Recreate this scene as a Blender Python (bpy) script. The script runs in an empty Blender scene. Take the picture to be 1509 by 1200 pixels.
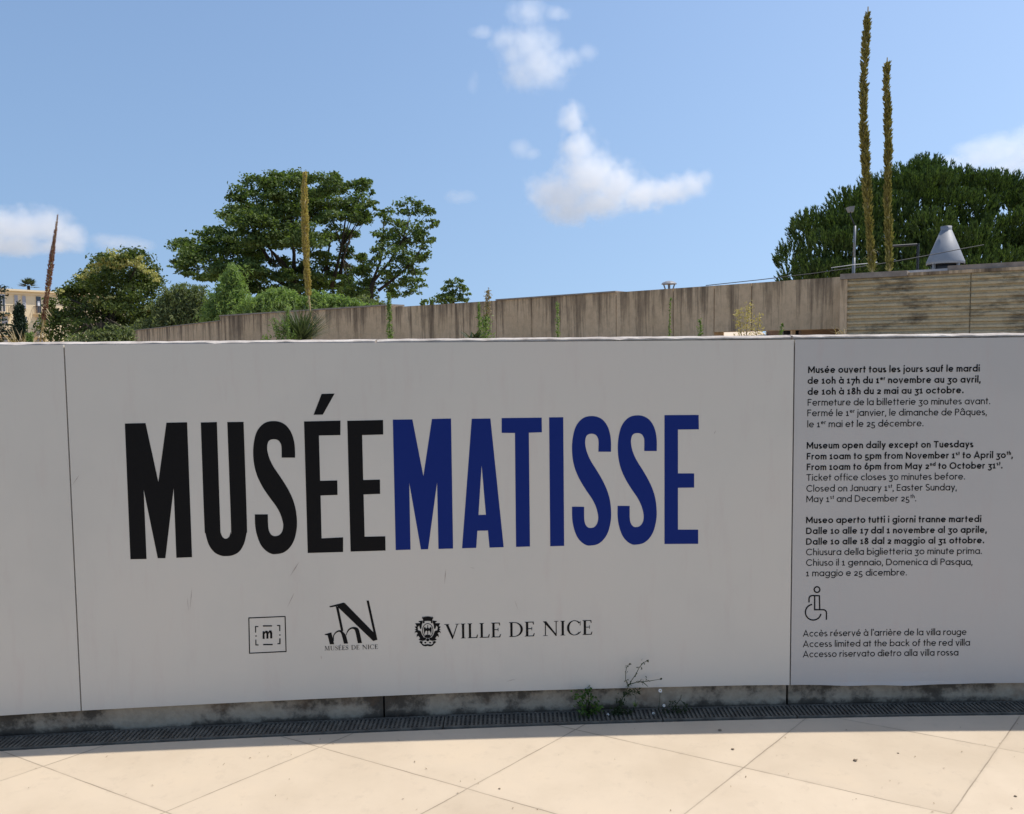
import bpy, math, random
import numpy as np
from mathutils import Vector
from mathutils.geometry import tessellate_polygon

scene = bpy.context.scene
COL = scene.collection
# ------------------------------------------------------------------ camera, sky, sun, exposure
EYE = Vector((0.0, 0.0, 1.55))
W0, H0, FPX = 1509.0, 1200.0, 1200.0
PITCH, ROLL = math.atan(81.0 / 1200.0), -0.0105
cam_d = bpy.data.cameras.new('camera')
cam_d.sensor_fit = 'HORIZONTAL'
cam_d.sensor_width = 36.0
cam_d.lens = 36.0 * FPX / W0
cam_d.clip_start, cam_d.clip_end = 0.05, 9000.0
cam = bpy.data.objects.new('camera', cam_d)
COL.objects.link(cam)
from mathutils import Matrix
cam.matrix_world = Matrix.Translation(EYE) @ Matrix.Rotation(math.pi / 2 - PITCH, 4, 'X') @ Matrix.Rotation(ROLL, 4, 'Z')
scene.camera = cam

SUN = Vector((0.87, 0.25, 1.605)).normalized()
EL, AZ = math.asin(SUN.z), math.atan2(SUN.x, SUN.y)
world = bpy.data.worlds.new('World')
scene.world = world
world.use_nodes = True
wn = world.node_tree
bg = wn.nodes['Background']
sky = wn.nodes.new('ShaderNodeTexSky')
sky.sky_type = 'NISHITA'
sky.sun_disc = False
sky.sun_elevation = EL
sky.sun_rotation = AZ
sky.air_density, sky.dust_density, sky.ozone_density = (1.15, 1.4, 3.6)
tc = wn.nodes.new('ShaderNodeTexCoord')
vm = wn.nodes.new('ShaderNodeVectorMath'); vm.operation = 'MULTIPLY_ADD'     # hazy summer sky: look the tint up a little above the horizon band
vm.inputs[1].default_value = (1, 1, 0.5); vm.inputs[2].default_value = (0, 0, 0.2)
nm = wn.nodes.new('ShaderNodeVectorMath'); nm.operation = 'NORMALIZE'
wn.links.new(tc.outputs['Generated'], vm.inputs[0]); wn.links.new(vm.outputs[0], nm.inputs[0]); wn.links.new(nm.outputs[0], sky.inputs[0])
wn.links.new(sky.outputs[0], bg.inputs['Color'])
bg.inputs['Strength'].default_value = 0.15
sd = bpy.data.lights.new('sun', 'SUN')
sd.energy = 3.85
sd.angle = math.radians(0.5)
sd.color = (1.0, 0.95, 0.87)
so = bpy.data.objects.new('sun', sd)
so.rotation_euler = SUN.to_track_quat('Z', 'Y').to_euler()
so.location = (6, 3, 12)
COL.objects.link(so)
vs = scene.view_settings
vs.view_transform = 'Standard'
vs.look = 'None'
vs.gamma = 1.0
vs.exposure = 0.12
scene.cycles.use_denoising = True
scene.cycles.max_bounces = 8
scene.cycles.volume_bounces = 3
scene.cycles.volume_max_steps = 256

# ------------------------------------------------------------------ pixel of the photograph -> ray / point in the place
_R = np.array(cam.matrix_world.to_3x3())

def ray(px, py):
    d = _R @ np.array([(px - W0 / 2) / FPX, -(py - H0 / 2) / FPX, -1.0])
    return d / d[1]                       # scaled so that dY = 1

def at(px, py, Y):
    d = ray(px, py) * Y
    return Vector((d[0], d[1], d[2] + EYE.z))

def atz(px, py, z):
    d = ray(px, py)
    return at(px, py, (z - EYE.z) / d[2])

CQ = (-0.01239603, 0.05476295, 3.41845451)   # plan of the front wall: a gentle concave curve

def yw(x):
    x = max(-7.0, min(9.0, x))
    return CQ[0] * x * x + CQ[1] * x + CQ[2]

def wp(x, z, off=0.0):
    return Vector((x, yw(x) - off, z))

def onwall(px, py, off):
    d = ray(px, py)
    t = 3.4
    for _ in range(30):
        t -= (t - (yw(d[0] * t) - off)) / 1.0
    p = d * t
    return p[0], p[2] + EYE.z             # coordinate along the wall, height

# ------------------------------------------------------------------ helpers
def link_part(o, parent):
    COL.objects.link(o)
    if parent is not None:
        o.parent = parent
    return o

def world_of(o):
    v = Vector((0, 0, 0))
    while o is not None:
        v = v + o.location
        o = o.parent
    return v

class MB:
    """collects shapes in world coordinates, then links them as ONE mesh object"""
    def __init__(self):
        self.v, self.f, self.n = [], [], 0
    def add(self, verts, faces):
        verts = np.asarray(verts, float).reshape(-1, 3)
        self.v.append(verts)
        n = self.n
        self.f.extend([tuple(i + n for i in f) for f in faces])
        self.n += len(verts)
    def box(self, c, s, rz=0.0):
        c = np.array(c, float); s = np.array(s, float) / 2
        q = np.array([[x, y, z] for z in (-1, 1) for x, y in ((-1, -1), (1, -1), (1, 1), (-1, 1))], float) * s
        a, b = math.cos(rz), math.sin(rz)
        r = np.stack([q[:, 0] * a - q[:, 1] * b, q[:, 0] * b + q[:, 1] * a, q[:, 2]], 1) + c
        self.add(r, [(3, 2, 1, 0), (4, 5, 6, 7), (0, 1, 5, 4), (1, 2, 6, 5), (2, 3, 7, 6), (3, 0, 4, 7)])
    def hexa(self, bottom, top):
        self.add(list(bottom) + list(top), [(3, 2, 1, 0), (4, 5, 6, 7), (0, 1, 5, 4), (1, 2, 6, 5), (2, 3, 7, 6), (3, 0, 4, 7)])
    def tube(self, pts, rad, n=6, cap=True):
        pts = [Vector(p) for p in pts]
        if not hasattr(rad, '__len__'):
            rad = [rad] * len(pts)
        vs, fs = [], []
        ref = Vector((0.31, 0.95, 0.05))
        for i, p in enumerate(pts):
            d = (pts[min(i + 1, len(pts) - 1)] - pts[max(i - 1, 0)])
            d = d.normalized() if d.length > 1e-9 else Vector((0, 0, 1))
            a = d.cross(ref if abs(d.dot(ref)) < 0.95 else Vector((1, 0, 0))).normalized()
            b = d.cross(a)
            for k in range(n):
                t = 2 * math.pi * k / n
                vs.append(p + (a * math.cos(t) + b * math.sin(t)) * rad[i])
        for i in range(len(pts) - 1):
            for k in range(n):
                fs.append((i * n + k, i * n + (k + 1) % n, (i + 1) * n + (k + 1) % n, (i + 1) * n + k))
        if cap:
            fs.append(tuple(range(n - 1, -1, -1)))
            fs.append(tuple((len(pts) - 1) * n + k for k in range(n)))
        self.add([tuple(v) for v in vs], fs)
    def lathe(self, c, prof, n=24, cap=True):
        vs, fs = [], []
        for r, z in prof:
            for k in range(n):
                t = 2 * math.pi * k / n
                vs.append((c[0] + r * math.cos(t), c[1] + r * math.sin(t), c[2] + z))
        for i in range(len(prof) - 1):
            for k in range(n):
                fs.append((i * n + k, i * n + (k + 1) % n, (i + 1) * n + (k + 1) % n, (i + 1) * n + k))
        if cap:
            fs.append(tuple(range(n - 1, -1, -1)))
            fs.append(tuple((len(prof) - 1) * n + k for k in range(n)))
        self.add(vs, fs)
    def blade(self, base, d, length, width, droop=0.3, seg=4, side=None):
        base = Vector(base); d = Vector(d).normalized()
        s = side if side is not None else d.cross(Vector((0, 0, 1)))
        s = s.normalized() if s.length > 1e-6 else Vector((1, 0, 0))
        vs, fs = [], []
        for i in range(seg + 1):
            t = i / seg
            p = base + d * length * t + Vector((0, 0, -droop * length * t * t))
            w = width * (1 - t ** 1.6) * 0.5 + width * 0.02
            vs += [p - s * w, p + s * w]
        for i in range(seg):
            fs.append((2 * i, 2 * i + 1, 2 * i + 3, 2 * i + 2))
        self.add([tuple(v) for v in vs], fs)
    def leaves(self, P, N, T, L, Wd):
        """diamond leaf faces: centres P, normals N, axes T (arrays), length L, width Wd"""
        k = len(P)
        T = T - N * (T * N).sum(1)[:, None]
        T /= np.linalg.norm(T, axis=1)[:, None] + 1e-9
        B = np.cross(N, T)
        L = np.broadcast_to(np.asarray(L, float), (k,))[:, None]; Wd = np.broadcast_to(np.asarray(Wd, float), (k,))[:, None]
        a = P - T * L * 0.5
        b = P - T * L * 0.05 + B * Wd * 0.5 + N * Wd * 0.12
        c = P + T * L * 0.5 - N * L * 0.1
        d = P - T * L * 0.05 - B * Wd * 0.5 + N * Wd * 0.12
        V = np.stack([a, b, c, d], 1).reshape(-1, 3)
        n = self.n
        self.v.append(V)
        self.f.extend([(n + 4 * i, n + 4 * i + 1, n + 4 * i + 2, n + 4 * i + 3) for i in range(k)])
        self.n += 4 * k
    def build(self, name, mat, parent=None, smooth=False, base=None):
        V = np.concatenate(self.v) if self.v else np.zeros((0, 3))
        off = np.array(world_of(parent)) if parent is not None else (np.array(base, float) if base is not None else np.zeros(3))
        me = bpy.data.meshes.new(name)
        me.from_pydata((V - off).tolist(), [], self.f)
        me.materials.append(mat)
        if smooth:
            me.polygons.foreach_set('use_smooth', [True] * len(me.polygons))
        me.update()
        o = bpy.data.objects.new(name, me)
        if parent is None and base is not None:
            o.location = base
        return link_part(o, parent)

def tag(o, label=None, cat=None, group=None, kind=None):
    if label: o['label'] = label
    if cat: o['category'] = cat
    if group: o['group'] = group
    if kind: o['kind'] = kind
    return o

def thing(name, label, cat, loc, group=None):
    o = bpy.data.objects.new(name, None)
    o.location = loc
    o.empty_display_size = 0.2
    COL.objects.link(o)
    return tag(o, label, cat, group)

# ------------------------------------------------------------------ materials
def nd(nt, kind, **kw):
    n = nt.nodes.new(kind)
    for k, v in kw.items():
        setattr(n, k, v)
    return n

def new_mat(name, rough=0.8, spec=0.3):
    m = bpy.data.materials.new(name)
    m.use_nodes = True
    b = m.node_tree.nodes['Principled BSDF']
    b.inputs['Roughness'].default_value = rough
    b.inputs['Specular IOR Level'].default_value = spec
    return m, m.node_tree, b

def L(nt, a, b):
    nt.links.new(a, b)

def pos(nt, scale=(1, 1, 1)):
    g = nd(nt, 'ShaderNodeNewGeometry')
    mp = nd(nt, 'ShaderNodeMapping')
    mp.inputs['Scale'].default_value = scale
    L(nt, g.outputs['Position'], mp.inputs['Vector'])
    return mp.outputs[0]

def noise(nt, vec, scale, detail=4.0, rough=0.55):
    n = nd(nt, 'ShaderNodeTexNoise')
    n.inputs['Scale'].default_value = scale
    n.inputs['Detail'].default_value = detail
    n.inputs['Roughness'].default_value = rough
    L(nt, vec, n.inputs['Vector'])
    return n.outputs['Fac']

def ramp(nt, fac, stops, interp='LINEAR'):
    r = nd(nt, 'ShaderNodeValToRGB')
    r.color_ramp.interpolation = interp
    e = r.color_ramp.elements
    while len(e) > 1:
        e.remove(e[-1])
    for i, (p, c) in enumerate(stops):
        x = e[0] if i == 0 else e.new(p)
        x.position = p
        x.color = (c[0], c[1], c[2], 1) if hasattr(c, '__len__') else (c, c, c, 1)
    L(nt, fac, r.inputs[0])
    return r.outputs[0]

def mixc(nt, fac, a, b, mode='MIX'):
    m = nd(nt, 'ShaderNodeMix', data_type='RGBA', blend_type=mode)
    for s, v in ((0, fac), (6, a), (7, b)):
        if isinstance(v, (int, float)):
            m.inputs[s].default_value = v
        elif hasattr(v, '__len__'):
            m.inputs[s].default_value = (v[0], v[1], v[2], 1)
        else:
            L(nt, v, m.inputs[s])
    return m.outputs[2]

def math_(nt, op, a, b=None):
    m = nd(nt, 'ShaderNodeMath', operation=op)
    for i, v in enumerate((a, b)):
        if v is None: continue
        if isinstance(v, (int, float)): m.inputs[i].default_value = v
        else: L(nt, v, m.inputs[i])
    return m.outputs[0]

def bump(nt, b, h, strength=0.3, dist=0.01):
    n = nd(nt, 'ShaderNodeBump')
    n.inputs['Strength'].default_value = strength
    n.inputs['Distance'].default_value = dist
    L(nt, h, n.inputs['Height'])
    L(nt, n.outputs[0], b.inputs['Normal'])

def mat_noise(name, c1, c2, scale=8.0, rough=0.8, spec=0.3, bmp=0.2, dist=0.005, metal=0.0, sc=(1, 1, 1)):
    m, nt, b = new_mat(name, rough, spec)
    f = noise(nt, pos(nt, sc), scale, 6, 0.6)
    L(nt, ramp(nt, f, [(0.3, c1), (0.7, c2)]), b.inputs['Base Color'])
    b.inputs['Metallic'].default_value = metal
    if bmp: bump(nt, b, f, bmp, dist)
    return m

def mat_leaf(name, dark, light, trans=0.25, rough=0.55, spec=0.25, big=0.6):
    m, nt, b = new_mat(name, rough, spec)
    g = nd(nt, 'ShaderNodeNewGeometry')
    r = g.outputs['Random Per Island']
    n = noise(nt, pos(nt), big, 3)
    f = math_(nt, 'ADD', math_(nt, 'MULTIPLY', r, 0.6), math_(nt, 'MULTIPLY', n, 0.4))
    c = ramp(nt, f, [(0.15, dark), (0.75, light)])
    L(nt, c, b.inputs['Base Color'])
    t = nd(nt, 'ShaderNodeBsdfTranslucent')
    L(nt, mixc(nt, 1.0, c, (1.3, 1.5, 0.6), 'MULTIPLY'), t.inputs['Color'])
    mx = nd(nt, 'ShaderNodeMixShader')
    mx.inputs[0].default_value = trans
    L(nt, b.outputs[0], mx.inputs[1]); L(nt, t.outputs[0], mx.inputs[2])
    L(nt, mx.outputs[0], nt.nodes['Material Output'].inputs['Surface'])
    return m

def mat_flat(name, c, rough=0.5, spec=0.4, metal=0.0):
    m, nt, b = new_mat(name, rough, spec)
    b.inputs['Base Color'].default_value = (*c, 1)
    b.inputs['Metallic'].default_value = metal
    f = noise(nt, pos(nt), 60.0, 3)
    L(nt, ramp(nt, f, [(0.25, max(0.0, rough - 0.08)), (0.75, min(1.0, rough + 0.08))]), b.inputs['Roughness'])
    return m

# ------------------------------------------------------------------ ground and pavement
random.seed(7)
RNG = np.random.default_rng(11)

def mat_pavement():
    m, nt, b = new_mat('limestone_paving', 0.62, 0.35)
    p = pos(nt)
    g = nd(nt, 'ShaderNodeNewGeometry')
    wob = nd(nt, 'ShaderNodeTexNoise'); wob.inputs['Scale'].default_value = 9.0; wob.inputs['Detail'].default_value = 5.0
    L(nt, p, wob.inputs['Vector'])
    sx = nd(nt, 'ShaderNodeSeparateXYZ'); L(nt, g.outputs['Position'], sx.inputs[0])
    joints, cells = None, []
    for ang, s, o, ph in ((-28.0, 0.592, 1.80, 0.0), (46.7, 0.655, 0.738, 1.7)):
        a = math.radians(ang)
        d = math_(nt, 'ADD', math_(nt, 'MULTIPLY', sx.outputs[0], -math.sin(a)), math_(nt, 'MULTIPLY', sx.outputs[1], math.cos(a)))
        d = math_(nt, 'ADD', d, math_(nt, 'MULTIPLY', math_(nt, 'SUBTRACT', wob.outputs['Fac'], 0.5), 0.006))
        q = math_(nt, 'DIVIDE', math_(nt, 'SUBTRACT', d, o), s)
        cells.append(math_(nt, 'FLOOR', q))
        fr = math_(nt, 'ABSOLUTE', math_(nt, 'SUBTRACT', math_(nt, 'FRACT', math_(nt, 'ADD', q, 0.5)), 0.5))
        j = math_(nt, 'MULTIPLY', fr, s)
        joints = j if joints is None else math_(nt, 'MINIMUM', joints, j)
    cv = nd(nt, 'ShaderNodeCombineXYZ'); L(nt, cells[0], cv.inputs[0]); L(nt, cells[1], cv.inputs[1])
    wn_ = nd(nt, 'ShaderNodeTexWhiteNoise', noise_dimensions='2D'); L(nt, cv.outputs[0], wn_.inputs['Vector'])
    tone = ramp(nt, wn_.outputs['Value'], [(0.0, (0.575, 0.468, 0.342)), (1.0, (0.625, 0.512, 0.378))])
    n1 = noise(nt, p, 2.2, 8, 0.6)
    veins = ramp(nt, n1, [(0.34, (0.91, 0.90, 0.885)), (0.55, (1, 1, 1)), (0.72, (1.05, 1.04, 1.02))])
    c = mixc(nt, 1.0, tone, veins, 'MULTIPLY')
    n2 = noise(nt, pos(nt, (1, 1, 1)), 14, 8, 0.7)
    c = mixc(nt, ramp(nt, n2, [(0.55, 0.0), (0.80, 0.45)]), c, (0.40, 0.32, 0.24))
    n3 = noise(nt, p, 95, 2, 0.5)
    c = mixc(nt, ramp(nt, n3, [(0.74, 0.0), (0.80, 0.55)]), c, (0.20, 0.15, 0.11))
    jm = ramp(nt, joints, [(0.0009, 1.0), (0.0024, 0.0)])
    jn = noise(nt, p, 3.5, 4, 0.6)
    jm = math_(nt, 'MULTIPLY', jm, ramp(nt, jn, [(0.30, 0.35), (0.55, 0.95)]))
    soft = ramp(nt, joints, [(0.0, 0.22), (0.014, 0.0)])
    jm = math_(nt, 'MAXIMUM', jm, math_(nt, 'MULTIPLY', soft, ramp(nt, n2, [(0.4, 0.0), (0.65, 1.0)])))
    c = mixc(nt, jm, c, (0.22, 0.17, 0.12))
    L(nt, c, b.inputs['Base Color'])
    h = math_(nt, 'SUBTRACT', math_(nt, 'MULTIPLY', n2, 0.25), jm)
    bump(nt, b, h, 0.25, 0.004)
    return m

M = {}
M['paving'] = mat_pavement()
M['soil'] = mat_noise('dry_soil', (0.30, 0.235, 0.16), (0.48, 0.39, 0.27), 3.0, 0.95, 0.1, 0.6, 0.02)
M['lawn'] = mat_noise('unseen_dark_lawn', (0.045, 0.055, 0.022), (0.10, 0.10, 0.05), 2.0, 0.95, 0.1, 0.6, 0.03)  # unseen lawn added behind the camera, dark to cut bounced light
M['pit'] = mat_noise('drain_dirt', (0.012, 0.011, 0.010), (0.035, 0.03, 0.026), 20, 0.95, 0.1, 0.5, 0.01)

xs = np.linspace(-7, 9, 81)
g = MB()     # the ground: low terrace in front of the wall, upper terrace behind it, out to the horizon
front = [(-3000, -1500, -0.15), (3000, -1500, -0.15)]
rowsA = [(x, yw(x) + 0.12, -0.15) for x in xs]
rowsB = [(x, yw(x) + 0.125, 1.44) for x in xs]
def strip(mb, A, B):
    n = len(A)
    mb.add(list(A) + list(B), [(i, i + 1, n + i + 1, n + i) for i in range(n - 1)])
ext = lambda R, z: [(-3000, R[0][1], z)] + list(R) + [(3000, R[-1][1], z)]
RA, RB = ext(rowsA, -0.15), ext(rowsB, 1.44)
strip(g, [(p[0], -1500, -0.15) for p in RA], RA)
strip(g, RA, RB)
strip(g, RB, [(p[0], 4000, 1.44) for p in RB])
go = g.build('ground', M['lawn'])
go.data.materials.append(M['soil'])
nf = len(RA) - 1
for i, f in enumerate(go.data.polygons):
    f.material_index = 0 if i < nf else 1
tag(go, kind='structure')

PAV = 0.140                                   # pavement stops this far in front of the wall: the drain
pv = MB()
A = [(x, yw(x) - PAV, 0.0) for x in xs]
strip(pv, [(x, -4.5, 0.0) for x in xs], A)
strip(pv, A, [(p[0], p[1] + 0.0005, -0.12) for p in A])
tag(pv.build('pavement', M['paving']), kind='structure')

# ------------------------------------------------------------------ front wall (concrete), drain grates
def mat_kerb():
    m, nt, b = new_mat('stained_concrete', 0.9, 0.2)
    p = pos(nt)
    n1 = noise(nt, p, 3.0, 8, 0.65)
    n2 = noise(nt, p, 22, 6, 0.7)
    c = ramp(nt, n2, [(0.3, (0.32, 0.265, 0.19)), (0.7, (0.46, 0.385, 0.285))])
    sz = nd(nt, 'ShaderNodeSeparateXYZ'); L(nt, p, sz.inputs[0])
    edge = ramp(nt, sz.outputs[2], [(0.0, 0.14), (0.03, 0.0), (0.10, 0.08), (0.2, 0.0)])
    f = math_(nt, 'ADD', n1, edge)
    f = math_(nt, 'ADD', math_(nt, 'MULTIPLY', f, 0.75), math_(nt, 'MULTIPLY', n2, 0.3))
    c = mixc(nt, ramp(nt, f, [(0.53, 0.0), (0.62, 0.78), (0.72, 0.95)]), c, (0.030, 0.023, 0.018))
    c = mixc(nt, ramp(nt, noise(nt, p, 6.5, 6, 0.6), [(0.56, 0.0), (0.68, 0.5)]), c, (0.16, 0.10, 0.06))
    L(nt, c, b.inputs['Base Color'])
    bump(nt, b, n2, 0.5, 0.006)
    return m
M['kerb'] = mat_kerb()
M['coping'] = mat_noise('sunlit_tone_coping', (0.34, 0.29, 0.25), (0.66, 0.59, 0.52), 14, 0.9, 0.2, 0.6, 0.006)  # mottled concrete, paled so the sunlit top edge is in its colour

ZT = 1.606
wall = thing('concrete_wall', 'low curved concrete wall carrying the white sign panels', 'wall', (0.2, yw(0.2), 0))
xj1 = onwall(565.8, 1040, 0.0)[0]; xj2 = onwall(1160.0, 1025, 0.0)[0]
def wall_section(x0, x1):
    n = max(2, int((x1 - x0) / 0.04))
    X = np.linspace(x0, x1, n + 1)
    mb = MB()
    rr = random.Random(int(x0 * 100))
    prof, top = [], []
    for i, x in enumerate(X):
        j = 0.0012 * rr.uniform(-1, 1)
        ch = 0.0062 + 0.0022 * rr.uniform(-1, 1) + (0.006 if rr.random() < 0.06 else 0)
        prof.append([wp(x, -0.15, 0.0), wp(x, 1.5945, 0.0), wp(x, 1.5945, -0.20), wp(x, -0.15, -0.20)])
        top.append([wp(x, 1.5948, -0.20), wp(x, 1.5948, 0.004), wp(x, ZT - ch * 0.8 + j, 0.005), wp(x, ZT + j, -ch * 0.8), wp(x, ZT + 0.004 + j, -0.05), wp(x, ZT, -0.20)])
    for prof_, nm, mt_ in ((prof, 'wall_section', 'kerb'), (top, 'coping', 'coping')):
        mb = MB()
        k = len(prof_[0])
        vs_ = [tuple(v) for p in prof_ for v in p]
        fs = []
        for i in range(n):
            for j in range(k):
                fs.append((i * k + j, (i + 1) * k + j, (i + 1) * k + (j + 1) % k, i * k + (j + 1) % k))
        fs.append(tuple(range(k))); fs.append(tuple(n * k + j for j in range(k - 1, -1, -1)))
        mb.add(vs_, fs)
        mb.build(nm, M[mt_], wall)
wall_section(-6.0, xj1 - 0.004); wall_section(xj1 + 0.004, xj2 - 0.005); wall_section(xj2 + 0.005, 7.0)
jb = MB()
for xj in (xj1, xj2):
    jb.box((xj, yw(xj) + 0.05, 0.75), (0.02, 0.012, 1.6))
jb.build('joint_filler', M['pit'], wall)

M['iron'] = mat_noise('galvanised_grate', (0.075, 0.068, 0.056), (0.185, 0.168, 0.135), 18, 0.75, 0.25, 0.2, 0.002, 0.0)
GR = [(-3.3, -2.3, 'dark slotted drain grate section at the far left pavement edge'),
      (-2.3, -1.3, 'dark slotted drain grate section below the joint of the blank left panel'),
      (-1.3, -0.3, 'dark slotted drain grate section below the black lettering and square logo'),
      (-0.3, 0.62, 'dark slotted drain grate section with the leafy weed, below the blue letters'),
      (0.62, 1.19, 'short dark drain grate section just right of the straggly weed'),
      (1.19, 2.19, 'dark slotted drain grate section below the opening hours panel'),
      (2.19, 3.19, 'dark slotted drain grate section at the right edge of the photo')]
for a, b_, lab in GR:
    xm = (a + b_) / 2
    mb = MB()
    o0, o1 = 0.012, 0.128                     # distance in front of the wall
    zt, zb = 0.004, -0.016
    def q(xa, xb, oa, ob, zt=zt, zb=zb):
        bt = [wp(xa, zb, oa), wp(xb, zb, oa), wp(xb, zb, ob), wp(xa, zb, ob)]
        tp = [wp(xa, zt, oa), wp(xb, zt, oa), wp(xb, zt, ob), wp(xa, zt, ob)]
        mb.hexa([tuple(v) for v in reversed(bt)], [tuple(v) for v in reversed(tp)])
    g0 = 0.003
    q(a + g0, b_ - g0, o0, o0 + 0.009); q(a + g0, b_ - g0, o1 - 0.009, o1)
    pitch = 0.0185
    n = int((b_ - a - 2 * g0) / pitch)
    for i in range(n + 1):                    # cross bars
        x = a + g0 + 0.004 + i * (b_ - a - 2 * g0 - 0.008) / n
        q(x - 0.0046, x + 0.0046, o0 + 0.009, o1 - 0.009)
    nl = 7
    for k in range(1, nl):                    # thin rods along, a little lower
        o = o0 + 0.009 + k * (o1 - o0 - 0.018) / nl
        q(a + g0, b_ - g0, o - 0.0034, o + 0.0034, zt - 0.005, zb + 0.003)
    tag(mb.build('drain_grate', M['iron'], base=(xm, yw(xm) - 0.07, 0)), lab, 'drain grate', 'drain grates along the foot of the wall')

# ------------------------------------------------------------------ sign panels
def mat_panel(k):
    m, nt, b = new_mat('white_panel', 0.38, 0.35)
    p = pos(nt)
    n1 = noise(nt, p, 1.3, 6, 0.6)
    c = ramp(nt, n1, [(0.3, tuple(a_ * b_ for a_, b_ in zip(k, (0.94, 0.945, 0.95)))), (0.5, k), (0.72, tuple(a_ * b_ for a_, b_ in zip(k, (1.02, 1.0, 0.995))))])
    n2 = noise(nt, pos(nt, (6, 6, 0.9)), 3.0, 6, 0.65)
    c = mixc(nt, ramp(nt, n2, [(0.54, 0.0), (0.76, 0.17)]), c, (0.48, 0.34, 0.30))
    n3 = noise(nt, p, 70, 3, 0.6)
    c = mixc(nt, ramp(nt, n3, [(0.72, 0.0), (0.80, 0.25)]), c, (0.40, 0.36, 0.33))
    L(nt, c, b.inputs['Base Color'])
    L(nt, ramp(nt, n1, [(0.3, 0.46), (0.7, 0.34)]), b.inputs['Roughness'])
    bump(nt, b, noise(nt, p, 1.6, 2, 0.5), 0.15, 0.01)
    return m
M['panel'] = mat_panel((0.595, 0.552, 0.475))
M['panel_grey'] = mat_panel((0.47, 0.445, 0.41))
M['ink'] = mat_flat('black_vinyl', (0.0085, 0.008, 0.008), 0.6, 0.08)
M['blue'] = mat_flat('blue_vinyl', (0.009, 0.024, 0.155), 0.6, 0.08)
PO = 0.030                                    # front face of the panels, in front of the wall
XJ1 = (onwall(94.3, 511, PO)[0] + onwall(119.5, 1047, PO)[0]) / 2
XJ2 = (onwall(1171, 500, PO)[0] + onwall(1164.3, 1009, PO)[0]) / 2
zbot = lambda x: np.interp(x, [-2.1, -1.78, -.74, -.17, 1.0, 1.19, 1.9, 2.3], [.097, .100, .104, .106, .102, .099, .093, .092])
ztop = lambda x: np.interp(x, [-2.1, -1.78, -.97, .07, 1.0, 1.19, 2.2], [1.598, 1.5975, 1.5965, 1.592, 1.590, 1.590, 1.5895])
def panel(x0, x1, label, lip=None, mat='panel'):
    o = thing('sign_panel', label, 'sign panel', ((x0 + x1) / 2, yw((x0 + x1) / 2) - PO, 0.1), 'white sign panels on the curved wall')
    n = int((x1 - x0) / 0.05)
    X = np.linspace(x0, x1, n + 1)
    mb = MB()
    k = 6; vs_ = []
    for x in X:
        l = lip(x) if lip else 0.0
        zb, zt_ = zbot(x), ztop(x)
        vs_ += [wp(x, zb, 0.012), wp(x, zb - 0.5 * l, PO + 0.6 * l), wp(x, zb + 0.012, PO + 0.25 * l), wp(x, zb + 0.05, PO), wp(x, zt_, PO), wp(x, zt_, 0.012)]
    fs = []
    for i in range(n):
        for j in range(k):
            fs.append((i * k + j, (i + 1) * k + j, (i + 1) * k + (j + 1) % k, i * k + (j + 1) % k))
    fs.append(tuple(range(k - 1, -1, -1))); fs.append(tuple(n * k + j for j in range(k)))
    mb.add([tuple(v) for v in vs_], fs)
    mb.build('board', M[mat], o)
    return o
G2 = 0.0028
P_left = panel(-5.5, XJ1 - G2, 'blank white panel at the left end of the wall')
P_mid = panel(XJ1 + G2, XJ2 - G2, 'wide white panel with big black and blue lettering and three logos')
P_right = panel(XJ2 + G2, 4.6, 'white panel printed with opening hours in small black text',
                lambda x: 0.012 * max(0.0, 1 - ((x - 1.62) / 0.36) ** 2) * (0.75 + 0.25 * math.sin(x * 23)), 'panel_grey')

def decal(name, polys, mat, parent, off=0.0008):
    """polys: list of (outline, holes) in wall coordinates (x, z)"""
    mb = MB()
    for i, (out, holes) in enumerate(polys):
        o = PO + off + (i % 40) * 0.00002
        loops = [[Vector((x, z, 0)) for x, z in out]] + [[Vector((x, z, 0)) for x, z in h] for h in holes]
        tris = tessellate_polygon(loops)
        pts = [p for l in loops for p in l]
        mb.add([tuple(wp(p.x, p.y, o)) for p in pts], [t if (pts[t[1]] - pts[t[0]]).cross(pts[t[2]] - pts[t[0]]).z > 0 else (t[2], t[1], t[0]) for t in tris])
    return mb.build(name, mat, parent)

cropA = lambda x, y: onwall(160 + x / 3.2804, 560 + y / 3.2804, PO)
cropB = lambda x, y: onwall(560 + x / 3.018, 560 + y / 3.018, PO)

def smooth_loop(pts, sub=4):
    """Catmull-Rom through the points; (x, y, 1) marks a corner"""
    n = len(pts); out = []
    for i in range(n):
        p0, p1, p2, p3 = pts[i - 1], pts[i], pts[(i + 1) % n], pts[(i + 2) % n]
        a, b = p1[:2], p2[:2]
        m1 = (0.5 * (p2[0] - p0[0]), 0.5 * (p2[1] - p0[1])); m2 = (0.5 * (p3[0] - p1[0]), 0.5 * (p3[1] - p1[1]))
        c1, c2 = len(p1) > 2, len(p2) > 2
        if c1 and c2:
            out.append(a); continue
        if c1: m1 = (b[0] - a[0], b[1] - a[1])
        if c2: m2 = (b[0] - a[0], b[1] - a[1])
        for s in range(sub):
            t = s / sub
            h = (2*t**3 - 3*t**2 + 1, t**3 - 2*t**2 + t, -2*t**3 + 3*t**2, t**3 - t**2)
            out.append(tuple(h[0]*a[k] + h[1]*m1[k] + h[2]*b[k] + h[3]*m2[k] for k in (0, 1)))
    return out

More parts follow.
